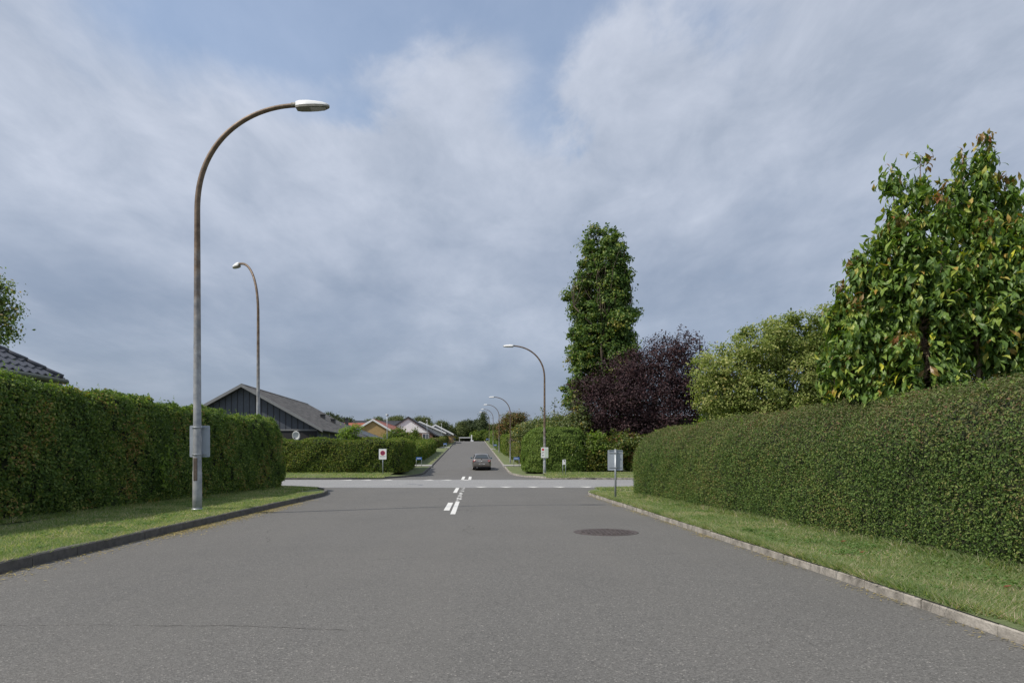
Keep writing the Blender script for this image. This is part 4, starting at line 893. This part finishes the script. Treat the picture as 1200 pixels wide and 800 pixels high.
def house(name, label, cx, y, L, hw, ez, rz, wall, roof, trim, rzrot=.05, ov=.55, oe=.5, gable=None, gz=None, wins=(), chim=(), group='houses along the left of the far road', bw=.22):
    z0 = float(GZ(y)); h = empty(name, (cx, y, z0), label, 'house', group, rz=rzrot)
    ez -= z0; rz -= z0; hwW = hw-ov; k = (rz-ez)/hw; zw = ez+ov*k-.18
    G = Geo(); G.prism([(-hwW, 0, -1.5), (hwW, 0, -1.5), (hwW, 0, zw), (0, 0, rz-.2), (-hwW, 0, zw)], (0, L, 0)); w = G.build('wall', wall, h)
    G = Geo(); gable_roof(G, -oe, L+oe, hw, ez, rz); r = G.build('roof', roof, h)
    barge(h, -oe-.002, hw, ez, rz, trim, w=bw); barge(h, L+oe+.054, hw, ez, rz, trim, w=bw)
    if gable:
        zb = gz-z0; xb = hwW if zb < zw else hwW*(rz-.2-zb)/(rz-.2-zw)
        poly = [(-xb, -.003, zb), (xb, -.003, zb)]+([(hwW, -.003, zw)] if zb < zw else [])+[(0, -.003, rz-.2)]+([(-hwW, -.003, zw)] if zb < zw else [])
        G = Geo(); G.prism(poly, (0, -.05, 0)); G.build('gable_panel', gable, h)
    for sg in (-1, 1):
        G = Geo(); G.tube([(sg*(hw+.05), -oe, ez-.08), (sg*(hw+.05), L+oe, ez-.08)], .06, 8); G.build('gutter', trim if trim != 'white_trim' else 'grey_trim', h)
    for (x0, x1, za, zb) in wins:
        G = Geo(); t = .07
        G.box(x0, x1, -.07, -.004, za, za+t); G.box(x0, x1, -.07, -.004, zb-t, zb); G.box(x0, x0+t, -.07, -.004, za+t+.001, zb-t-.001); G.box(x1-t, x1, -.07, -.004, za+t+.001, zb-t-.001)
        xm = (x0+x1)/2; G.box(xm-.03, xm+.03, -.065, -.004, za+t+.001, zb-t-.001)
        f = G.build('window', 'white_trim', h); G = Geo(); G.box(x0+.03, x1-.03, -.035, -.005, za+.03, zb-.03); G.build('pane', 'window_glass', f)
    for (x, yy, hh, m) in chim:
        zc = rz-abs(x)*k; G = Geo(); G.box(x-.19, x+.19, yy-.19, yy+.19, zc-.3, zc+hh); G.box(x-.23, x+.23, yy-.23, yy+.23, zc+hh, zc+hh+.07); G.build('chimney', m, r)
    return h
h1 = house('dark_house', 'dark slate blue boarded gable house with weathered grey roof behind the long hedge', -20.65, 52.6, 18.0, 6.15, 3.62, 7.05, 'slate_boards', 'old_grey_roof', 'grey_trim', .037, .5, .6,
           chim=((3.5, 10.6, .30, 'black_trim'), (4.1, 12.2, .30, 'black_trim')))
# shade of the recess below the gable end, painted as a dark panel
G = Geo(); z0 = float(GZ(52.6)); G.box(-5.55, 5.55, -.06, -.004, -.3, 3.42-z0+.1); G.build('porch_shade', 'recess_shade', h1)
G = Geo(); G.box(-5.60, 5.60, -.12, -.062, 3.42-z0+.1, 3.42-z0+.22); G.build('fascia', 'grey_trim', h1)
house('slate_house', 'house with blue black roof just behind the grey roofed dark house', -23.0, 76.5, 15.5, 7.1, 3.75, 6.45, 'yellow_brick', 'blue_black_roof', 'black_trim', .04, .5, .4, chim=((1.8, 13.2, .75, 'black_trim'),))
h3 = house('yellow_house', 'yellow brick gable house with red roof and white bargeboards', -20.35, 100, 25, 3.95, 4.75, 7.12, 'yellow_brick', 'red_roof', 'white_trim', .03, .55, .2, bw=.28)
G = Geo(); z0 = float(GZ(100)); gable_roof(G, -12, .0, 4.2, 4.3-z0+.2, 6.9-z0, cx=8.0, axis='X'); G.build('wing_roof', 'red_roof', h3)
G = Geo(); G.box(-11.5, -3.5, 4.4, 11.6, -1, 4.3-z0+.1); G.build('wing_wall', 'yellow_brick', h3)
h4 = house('white_house', 'white boarded gable house with black bargeboards and brown brick below', -19.0, 125, 12, 5.1, 5.6, 8.95, 'brown_brick', 'black_roof', 'black_trim', .03, .6, .24, gable='white_boards', gz=6.0,
           wins=((-2.4, -1.2, .9, 2.4), (2.6, 3.8, .9, 2.4)), bw=.3)
G = Geo(); z0 = float(GZ(125)); gable_roof(G, -14, -.0, 4.2, 6.1-z0, 8.55-z0, cx=7.0, axis='X'); G.build('wing_roof', 'black_roof', h4)
G = Geo(); G.box(-13.4, -4.6, 3.4, 10.6, -1, 5.9-z0); G.build('wing_wall', 'brown_brick', h4)
house('pale_house', 'half hidden house whose white edged roof shows to the right behind the white gable', -19.0, 141, 9, 5.4, 6.6, 8.95, 'white_render', 'black_roof', 'white_trim', .045, .6, .6, bw=.3)
house('grey_house', 'grey gable house with white bargeboards farthest up the left side', -17.0, 152, 10, 4.0, 6.75, 8.85, 'yellow_brick', 'black_roof', 'white_trim', .03, .5, .45, gable='grey_render', gz=6.35, wins=((.4, 2.2, .5, 2.0),), bw=.34)
# right: dark roof glimpsed over the shrubs
house('dark_roofed_house', 'dark slate roof showing above the shrubs beside the orange tree', 2.9, 97, 10, 4.2, 4.6, 6.75, 'yellow_brick', 'blue_black_roof', 'black_trim', R_(-90), .5, .4, group='houses behind the hedges on the right')
# tiled hip roof at the left edge
t0 = empty('tiled_house', (-16.6, 12, .12), 'house with black glazed tile roof at the left edge behind the tall hedge', 'house')
ex, y1_, y0_, ezz, k, hwx = 4.1, 7.0, -7.0, 3.50, .66, 4.1
G = Geo(); G.box(-3.6, 3.6, -6.5, 6.5, -.3, 3.2); G.build('wall', 'yellow_brick', t0)
G = Geo(); R0 = ezz+k*hwx
tw, cl = .30, .34; ncourse = int(hwx*math.sqrt(1+k*k)/cl)+1; cs = 1/math.sqrt(1+k*k)
for c_ in range(ncourse):
    u0, u1 = c_*cl*cs, min(hwx, (c_*cl+cl*1.12)*cs)             # horizontal distance in from the eave
    yy = y0_
    while yy < y1_-u0-.05:
        v = []
        for u, lift in ((u0, .052), (u1, .004)):
            for q in range(7):
                w = q/6; prof = .045*math.sin(math.pi*min(1, w*1.55))**2 if w < .645 else -.012*math.sin(math.pi*(w-.645)/.355)
                v.append((ex-u, yy+w*tw, ezz+k*u+prof+lift))
        v += [(a, b, c-.03) for a, b, c in v[:7]]
        G.add(v, [(q, q+1, q+8, q+7) for q in range(6)]+[(q+14, q+15, q+1, q) for q in range(6)], 0, False); yy += tw
# under-sheet and the planes that face away
G.prism([(ex, y0_, ezz-.02), (ex, y1_, ezz-.02), (0, y1_-hwx, R0-.02), (0, y0_, R0-.02)], (0, 0, -.12))
G.prism([(-ex, y0_, ezz), (-ex, y1_, ezz), (0, y1_-hwx, R0), (0, y0_, R0)], (0, 0, -.12))
G.prism([(-ex, y1_, ezz), (ex, y1_, ezz), (0, y1_-hwx, R0)], (0, 0, -.12))
G.build('roof', 'glazed_tile', t0)
G = Geo(); n_ = 14
for i in range(n_):
    a = np.array([ex, y1_, ezz+.10])+(np.array([0, y1_-hwx, R0+.10])-np.array([ex, y1_, ezz+.10]))*i/n_; b_ = np.array([ex, y1_, ezz+.09])+(np.array([0, y1_-hwx, R0+.09])-np.array([ex, y1_, ezz+.09]))*(i+1.1)/n_
    G.tube([tuple(a-[0, 0, .03]), tuple(b_-[0, 0, .03])], [.075, .06], 8)
G.build('hip_tiles', 'glazed_tile', t0)
G = Geo(); G.tube([(ex+.07, y0_, ezz-.06), (ex+.07, y1_+.05, ezz-.06)], .075, 10); G.build('gutter', 'gutter_green', t0)
G = Geo(); G.box(ex-.03, ex-.005, y0_, y1_, ezz-.30, ezz-.145); G.box(3.6, ex-.031, y0_, y1_, ezz-.30, ezz-.27); G.build('fascia', 'gutter_green', t0)
# carport and white post at the crest
cp = empty('carport', ((544.5-600)/800*178, 178, 5.5), 'low white edged carport at the end of the far road', 'carport')
G = Geo(); G.box(-1.5, 1.55, -.1, 5, 1.02, 1.32); G.build('roof', 'grey_render', cp)
G = Geo(); G.box(-1.25, 1.4, 3.5, 3.7, -.5, .99); G.box(1.4, 1.55, .2, 3.7, -.5, .99); G.build('wall', 'recess_shade', cp)  # walls coloured near-black to paint the shade under the roof
G = Geo(); G.prism([(-1.45, 0, -.4), (-1.15, 0, -.4), (-1.30, 0, .99), (-1.45, 0, .99)], (0, .15, 0)); G.build('post', 'grey_render', cp)
G = Geo(); G.box(-.35, -.1, .1, .3, -.4, .35); G.build('bin', 'grey_trim', cp)
s = empty('gate_post', ((552.6-600)/800*177, 177, 5.6), 'white post with wider foot beside the carport at the road end', 'post')
G = Geo(); G.box(-.14, .14, -.14, .14, -.3, 1.75); G.build('shaft', 'white_render', s)
G = Geo(); G.box(-.25, .5, -.2, .2, -.3, .38); G.build('foot', 'white_render', s)

# ------------------------------------------------------------------ car
def make_car():
    r = empty('sedan_car', (-2.70, 61.0, float(RZ(61.5))), 'grey brown sedan driving away up the far road', 'car', rz=.0588, rx=math.atan(.036))
    L = 4.55; ws = (.98, 3.66); yy = np.linspace(0, L, 92)
    def hw(y): return float(np.interp(y, [0, .06, .25, .7, 1.4, 3.0, 3.9, 4.3, 4.5, 4.55], [.72, .77, .825, .85, .86, .86, .835, .76, .60, .52]))
    def ztop(y): return float(np.interp(y, [0, .05, .10, .2, .75, 1.2, 2.6, 3.3, 4.1, 4.4, 4.55], [.70, .93, .985, 1.0, 1.015, 1.0, .97, .93, .82, .70, .52]))
    def zsh(y): return min(ztop(y)-.05, float(np.interp(y, [0, .1, .5, 2, 3.3, 4.2, 4.55], [.66, .84, .89, .88, .84, .72, .46])))
    def zb(y):
        b = float(np.interp(y, [0, .25, .6, 4.0, 4.4, 4.55], [.34, .24, .19, .18, .22, .30]))
        for w in ws:
            q = .365**2-(y-w)**2
            if q > 0: b = max(b, .30+math.sqrt(q))
        return b
    v = []; m_ = 8
    for y in yy:
        w, t, s_, b = hw(y), ztop(y), zsh(y), zb(y)
        half = [(0, t+.012), (w*.55, t+.008), (w*.84, t-.008), (w*.955, s_), (w, s_*.78+.02), (w*.998, min(max(b+.03, .42), s_*.7)), (w*.975, max(b, .20) if b > .4 else b+.05), (w*.93, b)]
        if b > half[5][1]-.02: half[5] = (w*.998, b+.02); half[6] = (w*.99, b+.01)
        v += [(x, y, z) for x, z in half]+[(-x, y, z) for x, z in reversed(half[1:])]
    k = 2*m_-1
    f = [(i*k+j, i*k+j+1, (i+1)*k+j+1, (i+1)*k+j) for i in range(len(yy)-1) for j in range(k-1)]
    f += [tuple(range(k)), tuple(range((len(yy)-1)*k, len(yy)*k))]
    G = Geo(); G.add(v, f, 0, True)
    # roof shell with its pillars
    belt = [(.70, .72, 1.0), (.77, 1.25, .985), (.78, 1.9, .97), (.77, 2.6, .955), (.70, 3.28, .93)]
    roof = [(.50, 1.42, 1.34), (.55, 1.62, 1.385), (.575, 1.95, 1.405), (.57, 2.30, 1.40), (.53, 2.58, 1.365)]
    mid = [tuple((a+b)/2+(.035 if i == 0 else 0) for i, (a, b) in enumerate(zip(p, q))) for p, q in zip(belt, roof)]
    rows = [belt, mid, roof, [(x*.5, y, z+.022) for x, y, z in roof], [(0, y, z+.028) for x, y, z in roof]]
    vv = []; ff = []
    for sg in (1, -1):
        o_ = len(vv)
        for row in rows: vv += [(sg*x, y, z) for x, y, z in row]
        ff += [(o_+a*5+b, o_+a*5+b+1, o_+(a+1)*5+b+1, o_+(a+1)*5+b) for a in range(4) for b in range(4)]
    for e in (0, 4):
        ff += [(a*5+e, (a+1)*5+e, 25+(a+1)*5+e, 25+a*5+e) for a in range(4)]
    G.add(vv, ff, 0, True)
    body = G.build('body', 'car_paint', r)
    def glass(name, pts, push):
        P = np.array(pts, float); G = Geo(); G.prism([tuple(p+np.array(push)) for p in P], tuple(-np.array(push)*.6)); return G.build(name, 'car_glass', r)
    def lerp(a, b, t): return tuple(np.array(a)+(np.array(b)-np.array(a))*t)
    A, B = belt[0], roof[0]
    c0 = lerp(A, B, .10); c1 = lerp(A, B, .93)
    glass('rear_window', [(c0[0]-.06, c0[1], c0[2]), (c1[0]-.05, c1[1], c1[2]), (-c1[0]+.05, c1[1], c1[2]), (-c0[0]+.06, c0[1], c0[2])], (0, -.022, .022))
    A, B = belt[4], roof[4]; c0 = lerp(A, B, .10); c1 = lerp(A, B, .93)
    glass('windscreen', [(c0[0]-.05, c0[1], c0[2]), (c1[0]-.04, c1[1], c1[2]), (-c1[0]+.04, c1[1], c1[2]), (-c0[0]+.05, c0[1], c0[2])], (0, .022, .022))
    for sg in (1, -1):
        for (a, b, t0_, t1_) in ((0, 2, .35, .95), (2, 4, .05, .62)):
            P = []
            for tt, row in ((.1, 0), (.9, 1)):
                pass
            ya, yb = belt[a][1]+(belt[b][1]-belt[a][1])*t0_, belt[a][1]+(belt[b][1]-belt[a][1])*t1_
            za, zb_ = 1.02, 1.34
            ra, rb = max(ya, 1.5) if a == 0 else ya, min(yb, 2.45)
            glass('side_window', [(sg*.785, ya, za), (sg*.785, yb, za-.02), (sg*.605, rb, zb_), (sg*.605, ra, zb_)], (sg*.022, 0, .01))
        G = Geo(); G.box(*sorted((sg*.56, sg*.775)), .012, .22, .755, .90)
        tl = G.build('tail_light', 'tail_red', r, bevel=.03); tl.location.y = -.02
        G = Geo(); G.box(*sorted((sg*.60, sg*.70)), -.014, .0, .80, .845); G.build('lens', 'sign_white', tl)
        G = Geo(); G.box(*sorted((sg*.84, sg*1.0)), 2.95, 3.07, .93, 1.06); G.build('wing_mirror', 'mirror_blue', r, bevel=.03)
        G = Geo(); G.box(*sorted((sg*.45, sg*.72)), 4.30, 4.46, .60, .70); G.build('headlight', 'window_glass', r, bevel=.03)
        for w in ws:
            G = Geo(); a = np.linspace(0, 2*math.pi, 29)[:-1]
            prof = [(.60, .20), (.62, .29), (.64, .315), (.80, .315), (.825, .29), (.828, .20)]
            vv = [(sg*x, w+q*math.cos(t), .315+q*math.sin(t)) for x, q in prof for t in a]; n_ = 28
            G.add(vv, [(i*n_+j, i*n_+(j+1) % n_, (i+1)*n_+(j+1) % n_, (i+1)*n_+j) for i in range(5) for j in range(n_)], 0, True)
            wh = G.build('wheel', 'rubber', r)
            G = Geo(); G.tube([(sg*.66, w, .315), (sg*.822, w, .315)], .20, 24)
            for q in range(5):
                t = 2*math.pi*q/5; G.tube([(sg*.826, w+.03*math.cos(t), .315+.03*math.sin(t)), (sg*.826, w+.185*math.cos(t), .315+.185*math.sin(t))], .02, 6)
            G.build('rim', 'alloy', wh)
    G = Geo(); G.box(-.74, .74, -.035, .10, .36, .62); G.build('rear_bumper', 'car_paint', r, bevel=.035)
    G = Geo(); G.box(-.70, .70, .02, .5, .20, .36); G.box(-.62, .62, .5, 4.1, .17, .40); G.build('underbody', 'car_dark', r)
    G = Geo(); G.box(-.56, .56, -.038, -.034, .50, .515); G.box(-.46, .46, .01, .03, .70, .712); G.build('trim_strip', 'car_dark', r)
    G = Geo(); G.box(-.26, .26, -.045, -.036, .535, .60); p = G.build('licence_plate', 'sign_white', r)
    G = Geo(); 
    for q in range(7): G.box(-.2+.05*q, -.2+.05*q+.04, -.047, -.0452, .55, .585)
    G.build('lettering', 'black_paint', p)
    G = Geo(); G.tube([(0, .0, .83), (0, .03, .83)], .045, 14); G.build('badge', 'lamp_white', r)
    G = Geo(); G.tube([(-.42, .05, .25), (-.42, -.02, .25)], .03, 10); G.build('exhaust', 'galvanised', r)
    G = Geo(); G.tube([(.06, .05, .34), (.06, -.10, .36), (.06, -.11, .42)], .02, 8); G.build('tow_bar', 'car_dark', r)
    return r
make_car()
# fallen leaf and daisies on the right verge
for (x, y, m, sz, lab, cat, nm) in ((4.9, 6.75, 'reddish_leaf', .09, 'reddish fallen leaf on the right verge grass nearest the camera', 'leaf', 'fallen_leaf'), (5.05, 10.4, 'reddish_leaf', .10, 'orange brown fallen leaf in the grass farther along the right verge', 'leaf', 'fallen_leaf'), (4.72, 9.2, 'reddish_leaf', .08, 'small reddish fallen leaf at the foot of the clipped hedge', 'leaf', 'fallen_leaf')):
    G = Geo(); G.add([(-sz/2, 0, 0), (0, sz*.35, .012), (sz/2, 0, .02), (0, -sz*.35, .012), (0, 0, -.004)], [(0, 4, 1), (1, 4, 2), (2, 4, 3), (3, 4, 0)])
    o = G.build(nm, m, loc=(x, y, .175)); tag(o, lab, cat)

# ------------------------------------------------------------------ sun, sky, camera
ELEV, AZ = 50.5, math.atan2(-.93, -.36)                     # direction towards the sun: left and a little behind the camera
sd = Vector((math.cos(R_(ELEV))*-.89, math.cos(R_(ELEV))*-.455, math.sin(R_(ELEV)))).normalized()
sl = bpy.data.lights.new('sun', 'SUN'); sl.energy = 3.3; sl.angle = R_(.6); sl.color = (1.0, .93, .82)
so = bpy.data.objects.new('sun', sl); C.objects.link(so); so.rotation_euler = (-sd).to_track_quat('-Z', 'Y').to_euler()
sc = bpy.context.scene
wd = bpy.data.worlds.new('World'); sc.world = wd; wd.use_nodes = True
N, L = wd.node_tree.nodes, wd.node_tree.links
bg = N['Background']; out = N['World Output']
sky = N.new('ShaderNodeTexSky'); sky.sky_type = 'NISHITA'; sky.sun_disc = False
sky.sun_elevation = R_(ELEV); sky.sun_rotation = math.atan2(sd.x, sd.y); sky.air_density = 1.2; sky.dust_density = 1.5; sky.ozone_density = 1.5
L.new(sky.outputs[0], bg.inputs['Color']); bg.inputs['Strength'].default_value = .14
tc = N.new('ShaderNodeTexCoord'); sp = N.new('ShaderNodeSeparateXYZ'); L.new(tc.outputs['Generated'], sp.inputs[0])
def M(op, a, b=None, c=None, clamp=False):
    n = N.new('ShaderNodeMath'); n.operation = op; n.use_clamp = clamp
    for i, q in enumerate((a, b, c)):
        if q is None: continue
        if isinstance(q, (int, float)): n.inputs[i].default_value = q
        else: L.new(q, n.inputs[i])
    return n.outputs[0]
# cloud sheet seen in true perspective: direction divided by height
hz = M('MAXIMUM', sp.outputs[2], .0); den = M('ADD', hz, .16)
cb = N.new('ShaderNodeCombineXYZ'); L.new(M('DIVIDE', sp.outputs[0], den), cb.inputs[0]); L.new(M('DIVIDE', sp.outputs[1], den), cb.inputs[1]); cb.inputs[2].default_value = 3.7
def noise(scale, detail, rough, loc=(0, 0, 0), rot=0, st=(1, 1, 1), dist=.0):
    mp = N.new('ShaderNodeMapping'); mp.inputs['Location'].default_value = loc; mp.inputs['Rotation'].default_value = (0, 0, rot); mp.inputs['Scale'].default_value = st
    L.new(cb.outputs[0], mp.inputs['Vector'])
    n = N.new('ShaderNodeTexNoise'); n.inputs['Scale'].default_value = scale; n.inputs['Detail'].default_value = detail; n.inputs['Roughness'].default_value = rough; n.inputs['Distortion'].default_value = dist
    L.new(mp.outputs[0], n.inputs['Vector']); return n.outputs['Fac']
def rng_(s, a, b, c=0., d=1., smooth=True):
    r = N.new('ShaderNodeMapRange'); r.interpolation_type = 'SMOOTHSTEP' if smooth else 'LINEAR'
    for i, q in enumerate((a, b, c, d)): r.inputs[i+1].default_value = q
    L.new(s, r.inputs[0]); return r.outputs[0]
U, V = cb.inputs[0].links[0].from_socket, cb.inputs[1].links[0].from_socket
big = noise(.75, 3, .5, (2.3, 5.1, 0)); wisp = noise(2.3, 10, .6, (1, 2, 0), R_(35), (1, .55, 1), .5); fine = noise(5.5, 9, .62, (7, 1, 0), R_(20), (1, .6, 1), .3)
wob = M('MULTIPLY', M('SUBTRACT', wisp, .5), .55)
gaps = None                                               # the blue openings of that afternoon's cloud deck
for (u, v, a, b, k) in ((-.52, 1.16, .26, .22, 1.05), (-.20, 1.14, .34, .13, 1.0), (.07, 1.44, .10, .22, .95), (.20, 1.20, .22, .12, .85), (.75, 1.0, .28, .12, .6), (-.34, 1.44, .15, .10, .75)):
    du = M('DIVIDE', M('ADD', M('SUBTRACT', U, u), wob), a); dv = M('DIVIDE', M('ADD', M('SUBTRACT', V, v), M('MULTIPLY', wob, .7)), b)
    g = M('MULTIPLY', M('EXPONENT', M('MULTIPLY', M('ADD', M('MULTIPLY', du, du), M('MULTIPLY', dv, dv)), -1.)), k)
    gaps = g if gaps is None else M('ADD', gaps, g)
cov = M('ADD', M('MULTIPLY', big, .25), M('ADD', M('MULTIPLY', wisp, .75), M('MULTIPLY', fine, .32)))
mask = rng_(M('SUBTRACT', cov, M('MULTIPLY', gaps, .50)), .08, .56, .28, .87)
shade = noise(1.25, 6, .55, (4, 9, 0), R_(10), (1, .5, 1), .3)
sh2 = M('ADD', M('MULTIPLY', shade, .58), M('MULTIPLY', fine, .42))
r = N.new('ShaderNodeValToRGB'); L.new(sh2, r.inputs['Fac'])
r.color_ramp.elements[0].position = .36; r.color_ramp.elements[0].color = (.37, .415, .50, 1)
r.color_ramp.elements[1].position = .63; r.color_ramp.elements[1].color = (.61, .645, .735, 1)
low = rng_(M('ADD', sp.outputs[2], M('MULTIPLY', M('SUBTRACT', shade, .5), .35)), .08, .40, 1, 0)
mx = N.new('ShaderNodeMix'); mx.data_type = 'RGBA'; L.new(M('MULTIPLY', low, .9), mx.inputs[0]); L.new(r.outputs[0], mx.inputs[6])
band = noise(1.6, 5, .5, (3, 3, 0), 0, (.25, 1, 1))
r2 = N.new('ShaderNodeValToRGB'); L.new(band, r2.inputs['Fac'])
r2.color_ramp.elements[0].position = .35; r2.color_ramp.elements[0].color = (.165, .212, .312, 1)
r2.color_ramp.elements[1].position = .65; r2.color_ramp.elements[1].color = (.222, .272, .378, 1)
L.new(r2.outputs[0], mx.inputs[7])
bg2 = N.new('ShaderNodeBackground'); L.new(mx.outputs[2], bg2.inputs['Color']); bg2.inputs['Strength'].default_value = 1.0
ms = N.new('ShaderNodeMixShader'); L.new(mask, ms.inputs[0]); L.new(bg.outputs[0], ms.inputs[1]); L.new(bg2.outputs[0], ms.inputs[2]); L.new(ms.outputs[0], out.inputs['Surface'])

cam = bpy.data.cameras.new('camera'); cam.lens = 24; cam.sensor_width = 36; cam.sensor_fit = 'HORIZONTAL'; cam.shift_y = 136/1200; cam.clip_end = 6000; cam.clip_start = .1
co = bpy.data.objects.new('camera', cam); C.objects.link(co); co.location = (0, 0, CAM_H); co.rotation_euler = (R_(90), 0, 0)
sc.camera = co
sc.view_settings.view_transform = 'Standard'; sc.view_settings.look = 'None'; sc.view_settings.exposure = .2; sc.view_settings.gamma = 1; sc.view_settings.use_curve_mapping = False
sc.render.engine = 'CYCLES'
sc.cycles.max_bounces = 5; sc.cycles.diffuse_bounces = 3; sc.cycles.glossy_bounces = 2; sc.cycles.transmission_bounces = 3; sc.cycles.transparent_max_bounces = 4
sc.cycles.use_denoising = True
try:
    sc.cycles.denoiser = 'OPENIMAGEDENOISE'; sc.cycles.denoising_input_passes = 'RGB_ALBEDO_NORMAL'; sc.cycles.denoising_prefilter = 'ACCURATE'
except Exception: pass
